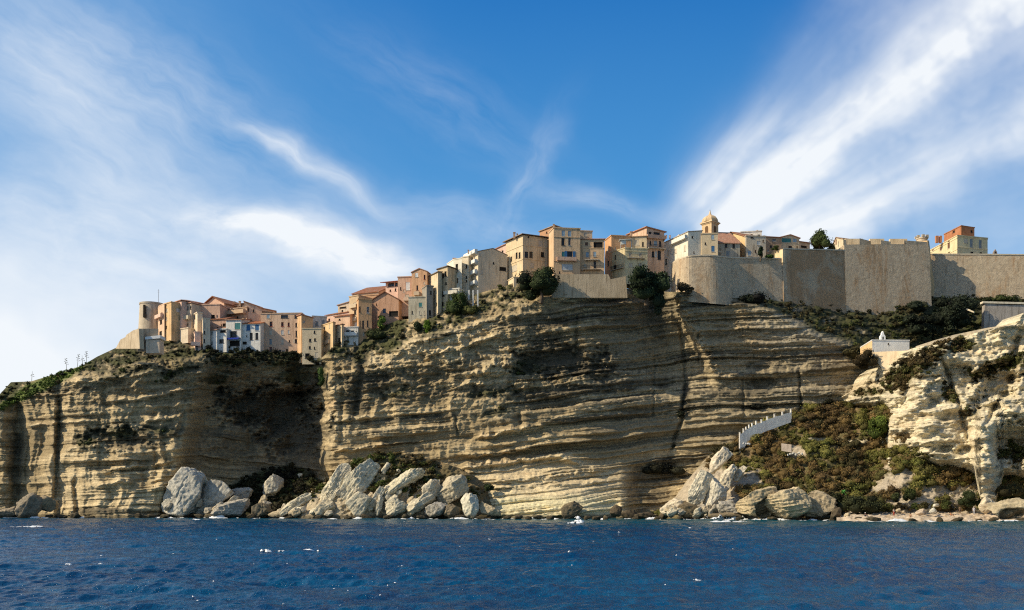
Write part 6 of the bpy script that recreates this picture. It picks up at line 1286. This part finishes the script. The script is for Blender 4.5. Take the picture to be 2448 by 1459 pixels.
def bell_tower():
    Y = 262.0; s = Y / F; C = at(1697.5, 562, Y); e = empty('bell_tower', C, 'golden church bell tower with a small dome and pointed finial', 'bell tower')
    a = rad(42); mt = plaster((.62, .44, .25), .5); w = 19.5 * s
    def sq(r): return [Vector((math.cos(a + math.pi / 2 * k - math.pi * .75) * r, math.sin(a + math.pi / 2 * k - math.pi * .75) * r, 0)) for k in range(4)]
    m = MB(); zb, zt = zat(575, Y) - 9, zat(538.5, Y); q = [Vector((C.x, C.y, zb)) + p for p in sq(w)]; m.prism(q[::-1], (0, 0, zt - zb)); m.build('shaft', mt, e)
    m = MB()
    for r, z_, h in ((w * 1.10, 0, .3), (w * 1.26, .302, .28), (w * 1.14, .584, .25)): m.prism([Vector((C.x, C.y, zt + z_)) + p for p in sq(r)][::-1], (0, 0, h))
    m.build('cornice', plaster((.64, .48, .29), .3), e)
    m = MB(); z0 = zt + .83; m.lathe((C.x, C.y, z0), [(w * .98, -.1), (w * .98, .35), (w * .95, .75), (w * .80, 1.3), (w * .55, 1.7), (w * .26, 2.0), (w * .13, 2.5), (w * .07, 3.1), (.03, 3.6)], 8, a); dm = m.build('dome', mt, e)
    m = MB(); m.tube([(C.x, C.y, z0 + 2.9), (C.x, C.y, z0 + 3.8)], .03, 5); m.cbox((C.x, C.y, z0 + 3.5), .36, .05, .05); m.build('cross', simple((.1, .09, .08), .6), dm)
    q = sq(w)
    for k in range(4):
        p0, p1 = q[k], q[(k + 1) % 4]; mid = (p0 + p1) / 2; n = mid.normalized(); t = (p1 - p0).normalized(); c = Vector((C.x, C.y, zat(560, Y))) + mid + n * .015; hw, hh = .55, 1.5
        pts = [c - t * hw, c + t * hw] + [c + t * hw * math.cos(x) + Vector((0, 0, hh + hw * math.sin(x))) for x in [0, .52, 1.05, 1.57, 2.09, 2.62, 3.14159]]
        m = MB(); m.prism([p + n * .04 for p in pts], -n * .05); m.build('bell_arch', simple((.16, .09, .045), .9), e)
bell_tower()
H('small grey house with a pink tile roof on the round bastion', [(1714.5, 0), (1769, .6)], 581, 626, (.44, .39, .30), 'sb', [('f', 1736, 587.5, 6, 9, 'd'), ('f', 1754, 588, 6, 10, 'd'), ('f', 1723, 601, 9, 4, 'c:cream'), ('f', 1740, 607, 8, 14, 'c:grey')], Y=248.8, depth=9, pitch=.62, rcol=PTERRA, stain=.9, chim=[(1757, 3, 7)])
H('large ochre gabled house with its lit end towards the bell tower', [(1716, 16), (1783, 0), (1822, 1.5)], 566, 622, (.66, .46, .24), 'gu', [('l', 1757, 571, 3, 9, 'd'), ('f', 1797, 561.5, 5, 5, 'd')], Y=252, pitch=.44, rcol=TERRA, ov=.4)
H('white-edged roof terrace at the right of the ochre gabled house', [(1771, 1), (1821, 0)], 556, 580, (.70, .66, .58), 'flat', [('f', 1797, 562, 5, 4, 'd'), ('f', 1814, 563, 6, 4, 'd')], Y=257, depth=6, chim=[(1797, 4, 5), (1812, 3, 7)])
H('plain grey-beige house behind the cypress', [(1781, 1.2), (1784, 0), (1831, .6)], 565, 626, (.50, .43, .33), 'flat', [('f', 1814, 581.5, 9, 9, 'c:pale'), ('f', 1792, 605.5, 8, 12, 'c:sky'), ('f', 1798, 567.5, 7, 4, 'd')], Y=250.4, stain=.7)
H('brown brick house with a white gable window, right of the cypress', [(1830.5, 0), (1868, .8)], 567, 620, (.42, .28, .18), 'sb', [('f', 1851, 573.5, 9, 6, 'w'), ('f', 1843, 590, 5, 6, 'd')], Y=254, depth=8, pitch=.14, rcol=TERRA, chim=[(1837, 3, 9), (1851, 2.5, 5), (1868, 3, 4)])
H('house with a wide turquoise glazed veranda', [(1866.5, 0), (1911, 1)], 568, 612, (.55, .43, .28), 'gv', [('f', 1880, 575, 22, 10, 'c:teal'), ('f', 1900, 575, 9, 9, 'c:sky'), ('f', 1889, 593, 9, 10, 'd')], Y=256, depth=9, pitch=.28, rcol=PTERRA, chim=[(1894, 4, 5)])
H('red-roofed low house left of the dense round tree', [(1904, 4), (1910, 0), (1936, 1.5)], 578, 612, (.58, .42, .28), 'sb', [('f', 1922, 590, 14, 5, 'o'), ('l', 1907, 580, 2, 6, 'd')], Y=258, depth=9, pitch=.30, rcol=RTERRA, ov=.5, chim=[(1905, 4, 12)])
H('cream house with a pointed tile roof between tree and rampart', [(1984, 14), (2016, 0), (2052, 2)], 572, 606, (.68, .56, .37), 'gu', [('l', 1993, 585, 3, 7, 'c:cream')], Y=268, pitch=.36, rcol=(.48, .30, .18), ov=.3, chim=[(2010, 3, 8)])
# ---- ramparts
def fort_mat(orange=0.0):
    m, t, b = material('rampart_stone'); p = t.pos()
    n1, n2, n3 = t.noise(p, .10, 6, .68, .5), t.noise(t.vmul(p, (.16, .16, .04)), 1.0, 6, .7, .4), t.noise(p, .9, 7, .74)
    n4 = t.noise(t.vmul(p, (.8, .8, .07)), 1.0, 6, .7)
    c = t.mix(t.rng(n3, .36, .64), (.52, .41, .285), (.68, .55, .385)); c = t.mix(t.rng(n2, .50 - orange, .66 - orange, 0, .75), c, (.44, .25, .115)); c = t.mix(t.rng(n1, .50, .60, 0, .6), c, (.56, .46, .32))
    c = t.mix(t.rng(n4, .54, .70, 0, .5), c, (.24, .18, .115)); c = t.mix(t.rng(t.noise(p, .38, 7, .75), .59, .68, 0, .7), c, (.19, .145, .095))
    t.put(b.inputs['Base Color'], c)
    bk = t.node('ShaderNodeTexBrick'); t.put(bk.inputs['Vector'], t.comb(t.sep(p)[0], t.sep(p)[2], 0.0)); bk.inputs['Scale'].default_value = 1.1; bk.inputs['Color1'].default_value = (1, 1, 1, 1); bk.inputs['Color2'].default_value = (.75, .75, .75, 1); bk.inputs['Mortar'].default_value = (0, 0, 0, 1); bk.inputs['Mortar Size'].default_value = .035
    bump(t, b, t.math('ADD', t.math('MULTIPLY', bk.outputs['Fac'], -.25), t.math('ADD', n3, t.math('MULTIPLY', n2, .6))), .9, .28); return m
MAT_RAMP = fort_mat(); MAT_RAMP_RUST = fort_mat(.14)
def curtain(name, label, tops, base, Yof, thick, cat='rampart', coping=.35, nz=10, batter=.09, mat=None):
    """battered wall following bearings: tops = [(px, py_top)], base(px) row of its foot"""
    xs = np.linspace(tops[0][0], tops[-1][0], max(8, int((tops[-1][0] - tops[0][0]) / 6))); m = MB(); rows = []
    for x in xs:
        Yf = Yof(x); zt = zat(I(x, [q[0] for q in tops], [q[1] for q in tops]), Yf); zb = zat(base(x), Yf) - 3.0; col = []
        for k in range(nz + 1):
            z = zb + (zt - zb) * k / nz; Yk = Yf - batter * (zt - z); col.append(Vector(((x - CX) / F * Yf, Yk, z)))
        rows.append(col)
    for i in range(len(rows) - 1):
        for k in range(nz): m.poly([rows[i][k], rows[i + 1][k], rows[i + 1][k + 1], rows[i][k + 1]])
        a, b = rows[i][-1], rows[i + 1][-1]; bk_ = Vector((0, thick, 0)); m.poly([a, b, b + bk_, a + bk_]); m.poly([a + bk_, b + bk_, b + bk_ - Vector((0, 0, 3)), a + bk_ - Vector((0, 0, 3))])
    for r, flip in ((rows[0], 1), (rows[-1], 0)):
        p = [q for q in r] + [r[-1] + Vector((0, thick, 0)), r[0] + Vector((0, thick + 2, 0))]; m.poly(p if flip else p[::-1])
    root = empty(name, rows[0][0], label, cat); w = m.build('wall', mat or MAT_RAMP, root, fix=False)
    if coping:
        c = MB()
        for i in range(len(rows) - 1):
            a, b = rows[i][-1], rows[i + 1][-1]; o = Vector((0, -.14, .003)); up = Vector((0, 0, coping)); d = Vector((0, thick * .5, 0))
            c.poly([a + o, b + o, b + o + up, a + o + up]); c.poly([a + o + up, b + o + up, b + d + up, a + d + up])
        c.build('coping', plaster((.58, .49, .36), .6), root, fix=False)
    return root
BAS = 243.6
curtain('round_bastion', 'rounded stone bastion with a lit left shoulder below the white house', [(1602, 640), (1606, 632), (1618, 622), (1650, 614), (1690, 612), (1722, 615), (1748, 618)], lambda x: I(x, [1600, 1650, 1740, 1760], [702, 698, 706, 708]),
        lambda x: BAS + 13 * max(0, (1652 - x) / 50) ** 2.2 + 3.0 * max(0, (x - 1690) / 58) ** 2, 3.0, 'bastion')
curtain('rampart', 'grey weathered rampart wall between the round bastion and the lit wall end', [(1742, 618), (1872, 620)], lambda x: top_line(x), lambda x: 246.9 + (x - 1742) * .036, 2.5)
poly_wall('parapet_wall', 'sunlit stub of wall with a rounded top above the rampart', 'wall', [((1842, 256.5), (1871.5, 250.8)), [(1842, 628), (1871.5, 628), (1871.5, 596), (1858, 598.5), (1847, 602), (1843, 606)]], .8, plaster((.70, .55, .34), .4))
curtain('rampart', 'tallest orange-stained rampart wall in the middle of the fortification', [(1870.5, 596), (1900, 597.5), (2019, 600)], lambda x: top_line(x) + 2, lambda x: 251.5 + (x - 1870) * .049, 4.0, mat=MAT_RAMP_RUST)
def gun_wall():
    """curtain with three gun embrasures cut between broad merlons"""
    Yof = lambda x: 258.8 + (x - 2019) * .030
    r = curtain('rampart', 'stained rampart wall with broad gun embrasures at the outer corner', [(2018, 585), (2216, 583), (2221, 584)], lambda x: I(x, [2000, 2030, 2130, 2236], [736, 740, 738, 706]), Yof, 6.0, coping=None)
    for x0, x1, y0, y1 in ((2018, 2023, 573.5, 573.5), (2055, 2082, 570, 577), (2106, 2129.5, 574.5, 578), (2161.5, 2221, 575, 579)):
        Y0, Y1 = Yof(x0), Yof(x1); a, b = at(x0, 585, Y0 - .02), at(x1, 585, Y1 - .02); m = MB()
        a.z = b.z = max(a.z, b.z) + .03 - .25
        m.prism([a, b, Vector((b.x, b.y, zat(y1, Y1))), Vector((a.x, a.y, zat(y0, Y0)))], (2.2, 5.5, 0)); m.build('merlon', MAT_RAMP, r)
    for x0, x1 in ((2024, 2054), (2083, 2105), (2131, 2160)):
        Yb = Yof(x0) + 7.5; m = MB(); m.box(at(x0 - 3, 590, Yb), at(x1 + 9, 590, Yb) - at(x0 - 3, 590, Yb), (0, 1, 0), (0, 0, 2.4)); m.build('embrasure_cheek', plaster((.66, .52, .33), .5), r)
gun_wall()
poly_wall('rampart_flank', 'orange sunlit battered corner pier of the rampart', 'rampart', [((2218, 265), (2238, 272)), [(2216, 712), (2238, 706), (2234, 680), (2228, 640), (2223, 590), (2221, 575), (2217, 575)]], 3.0, plaster((.62, .42, .22), .6))  # rampart side plastered orange, warm sunlight put into its colour
def turret():
    Y = 268; c = at(2204, 590, Y); s = Y / F; e = empty('sentry_turret', c, 'small round crenellated sentry turret at the rampart corner', 'turret'); m = MB(); m.lathe(c, [(12 * s, -2), (12 * s, 16 * s), (13.5 * s, 17 * s), (13.5 * s, 20 * s), (11 * s, 20 * s), (11 * s, 18 * s)], 24); m.build('wall', plaster((.52, .43, .31), .7), e)
    for k in range(7):
        a = k * .9; p = c + Vector((math.cos(a) * 12.3 * s, math.sin(a) * 12.3 * s, 20 * s + .28)); m = MB(); m.box(p - Vector((.4, .25, .28)), (.8, 0, 0), (0, .5, 0), (0, 0, .7)); m.build('merlon', plaster((.52, .43, .31), .7), e)
turret()
curtain('rampart', 'lower grey rampart running off to the right under the yellow barracks', [(2226, 609.5), (2320, 609.5), (2800, 614)], lambda x: I(x, [2226, 2300, 2570], [706, 702, 700]), lambda x: 271.5 - (x - 2226) * .01, 3.0)
BARR, _, _ = H('big pale yellow barracks with shuttered windows and a red rooftop tower', [(2221.5, 17), (2288.5, 0), (2361, 3)], 564, 625, (.70, .58, .34), 'flat', [('l', 2230, 593, 5, 17, 'c:brown'), ('l', 2249, 589, 5, 19, 'c:brown'), ('l', 2268, 584.5, 5.5, 19, 'c:brown'), ('l', 2269, 606, 5, 7, 'd'), ('f', 2322, 581.5, 7, 20, 'c:grey'), ('f', 2343.5, 584, 7, 20, 'c:grey'), ('f', 2309, 576, 10, 11, 'c:cream'), ('f', 2323.5, 606, 7, 8, 'd'), ('f', 2345, 607, 6, 7, 'd')], Y=278, sink=1.5, name='barracks', cat='barracks', ov=.3, band=[('f', 591), ('l', 596), ('f', 566), ('l', 569)], stain=.35)
H('red brick rooftop tower with notched top on the yellow barracks', [(2257, 9), (2298, 0), (2329.5, 2)], 541, 562, (.40, .165, .075), 'flat', [('f', 2323, 553.5, 5, 6, 'd'), ('l', 2280, 554, 5, 5, 'd'), ('l', 2265, 558, 5, 4, 'c:cream')], Y=282, sink=.6, name='rooftop_tower', cat='tower', chim=[(2300, 4, 1), (2311, 4, 1), (2322, 4, 1)])
for x0, x1 in ((2238, 2244), (2247, 2252)):
    Y = 286; m = MB(); a = at(x0, 574, Y); m.box(a - Vector((0, 0, .8)), (at(x1, 574, Y) - a), (0, .8, 0), (0, 0, 2.2)); m.build('chimney', plaster((.42, .18, .085), .4), BARR)
def belfry():
    Y = 276; c = at(2380, 611, Y); e = empty('bell_gable', c, 'small dark bell gable silhouetted on the far-right rampart', 'bell gable'); s = Y / F; m = MB()
    m.prism([c + Vector((x * s, 0, z * s)) for x, z in ((-7, -2), (7, -2), (6, 3), (4, 5), (3.5, 9), (1.5, 12), (0, 15), (-1.5, 12), (-3.5, 9), (-4, 5), (-6, 3))], (0, .8, 0)); m.build('wall', plaster((.25, .20, .17), .5), e)
    m = MB(); m.prism([c + Vector((x * s, -.02, z * s)) for x, z in ((-1.3, 5), (1.3, 5), (1.3, 8), (0, 9.5), (-1.3, 8))], (0, .03, 0)); m.build('bell_arch', MAT_VOID, e)
    m = MB(); m.prism([c + Vector((x * s, .3, z * s)) for x, z in ((-20, -2), (-7, -2), (-7, 1), (-18, 3.5))], (0, 3, 0)); m.build('roof', tiles(TERRA), e)
belfry()
# ---- walls and chapel on the headland
MAT_PALEWALL = plaster((.62, .53, .38), .45)
poly_wall('retaining_wall', 'grey retaining wall with a pale coping at the far right below the rampart', 'wall', [((2330, 254), (2760, 252)), [(2352, 790), (2760, 800), (2760, 733), (2400, 729), (2354, 726)]], 1.5, plaster((.36, .32, .28), .9))
m = MB(); a, b = at(2350, 725, 253.6), at(2760, 735, 251.6); m.box(a, b - a, (0, 1.6, 0), (0, 0, .55)); tag(m.build('coping', plaster((.66, .58, .44), .4)), 'pale coping along the top of the grey retaining wall at the right', 'coping')
poly_wall('ramp_wall', 'long tan parapet wall of the ramp climbing right from the chapel', 'wall', [((2188, 218), (2428, 211)), [(2186, 846), (2428, 806), (2428, 774), (2360, 784), (2280, 801), (2230, 815), (2190, 828)]], 1.0, plaster((.55, .46, .33), .5))
poly_wall('ramp_wall', 'small slanting pale wall among the dark evergreens below the rampart', 'wall', [((2292, 252), (2330, 249)), [(2296, 736), (2328, 748), (2328, 745), (2300, 731)]], .8, MAT_PALEWALL)
poly_wall('retaining_wall', 'sunlit cream retaining wall under the white chapel', 'wall', [((2083, 226), (2192, 219)), [(2083, 846), (2110, 884), (2150, 884), (2192, 846), (2192, 834), (2180, 838), (2083, 842)]], 1.2, plaster((.72, .56, .36), .4))
def chapel():
    Y = 227; e, FC, z1 = H('small white chapel with an orange-lit end wall and bell turret', [(2057, 11), (2085.5, 0), (2174, .5)], 814.5, 846, (.74, .72, .68), 'flat', [('f', 2124, 822, 3, 4, 'd')], Y=Y, name='chapel', cat='chapel', stain=.15, ov=.1, sink=2)
    fc = FC['l']; m = MB(); fbox(m, fc, .01, fc.L - .01, zat(846, Y) - 2, z1 - .02, .004, .05); m.build('end_wall_sun_tint', plaster((.74, .50, .26), .25), e)  # warm sunlight painted onto the end wall as an orange overlay
    p = at(2111, 813, Y + 3.5); s = Y / F
    m = MB(); m.prism([p + Vector((x * s, 0, z * s)) for x, z in ((-6, -4), (6, -4), (6, 9), (4, 12), (2.4, 14), (2.4, 17), (0, 22), (-2.4, 17), (-2.4, 14), (-4, 12), (-6, 9))], (0, .9, 0)); bo = m.build('bell_turret', plaster((.78, .76, .72), .15), e)
    m = MB(); m.prism([p + Vector((x * s, -.02, z * s)) for x, z in ((-1.6, 1), (1.6, 1), (1.6, 7), (0, 9), (-1.6, 7))], (0, .03, 0)); m.build('bell_arch', MAT_VOID, bo)
chapel()
def stair_wall():
    """white stair parapet climbing the hillside, with a pier at every step"""
    X = [1769, 1778, 1784, 1791, 1798.5, 1808, 1821, 1835, 1852, 1871, 1891]; T = [1037, 1028, 1024, 1019, 1015, 1010, 1006, 999, 993, 988, 981]; Bt = [1068, 1058, 1050, 1042, 1034, 1028, 1022, 1016, 1010, 1003, 996]
    Yx = lambda x: float(hillD(np.array([x]), np.array([hill_top(x) + 8]))[0]) - 3.2; e = empty('stair_wall', at(1769, 1066, Yx(1769)), 'white stepped parapet wall with a row of small piers climbing the hillside', 'wall'); mt = plaster((.76, .72, .66), .3)
    m = MB()
    for i in range(len(X) - 1):
        a0, a1 = at(X[i], T[i] + 3, Yx(X[i])), at(X[i + 1], T[i + 1] + 5, Yx(X[i + 1]))
        b0, b1 = at(X[i], Bt[i] + 14, Yx(X[i])), at(X[i + 1], Bt[i + 1] + 14, Yx(X[i + 1])); m.prism([b0, b1, a1, a0], (.05, .5, 0))
    m.build('wall', mt, e)
    for i in range(len(X)):
        t = at(X[i], T[i] - 3, Yx(X[i]) + .03); b = at(X[i], Bt[i] + 6, Yx(X[i]) + .03); m = MB(); m.box((t.x - .12, t.y, b.z), (.26, 0, 0), (0, .6, 0), (0, 0, t.z - b.z)); m.cbox((t.x + .01, t.y + .3, t.z + .04), .34, .7, .08); m.build('pier', mt, e)
stair_wall()
m = MB(); r_ = random.Random(2)
for k, (px, py) in enumerate(((1778, 1060), (1783, 1061), (1788, 1061), (1792, 1062))):
    b_ = boulder('small white painted stone at the foot of the stepped wall', px, py, 5, 5, 220.5, 0, (.78, .75, .70), 0, None, 'white stones at the foot of the stepped wall', 5, None, 'stone', 'stone')
for k, (px, py) in enumerate(((1890, 1086), (1896, 1084), (1903, 1087), (1910, 1083), (1917, 1085), (1884, 1088))):
    boulder('small pale stone lying on the bare patch of the hillside', px, py, 6, 5, 212 + (1090 - py) * .15, 20 * k, (.70, .66, .58), .2, None, 'pale stones on the hillside\'s bare patch', 5, None, 'stone', 'stone')
poly_wall('terrace_wall', 'short grey dry-stone wall below the footpath on the hillside', 'wall', [((1868, 221.5), (1892, 220.5)), [(1868, 1078), (1892, 1082), (1892, 1063), (1868, 1060)]], .8, plaster((.44, .36, .29), .8))
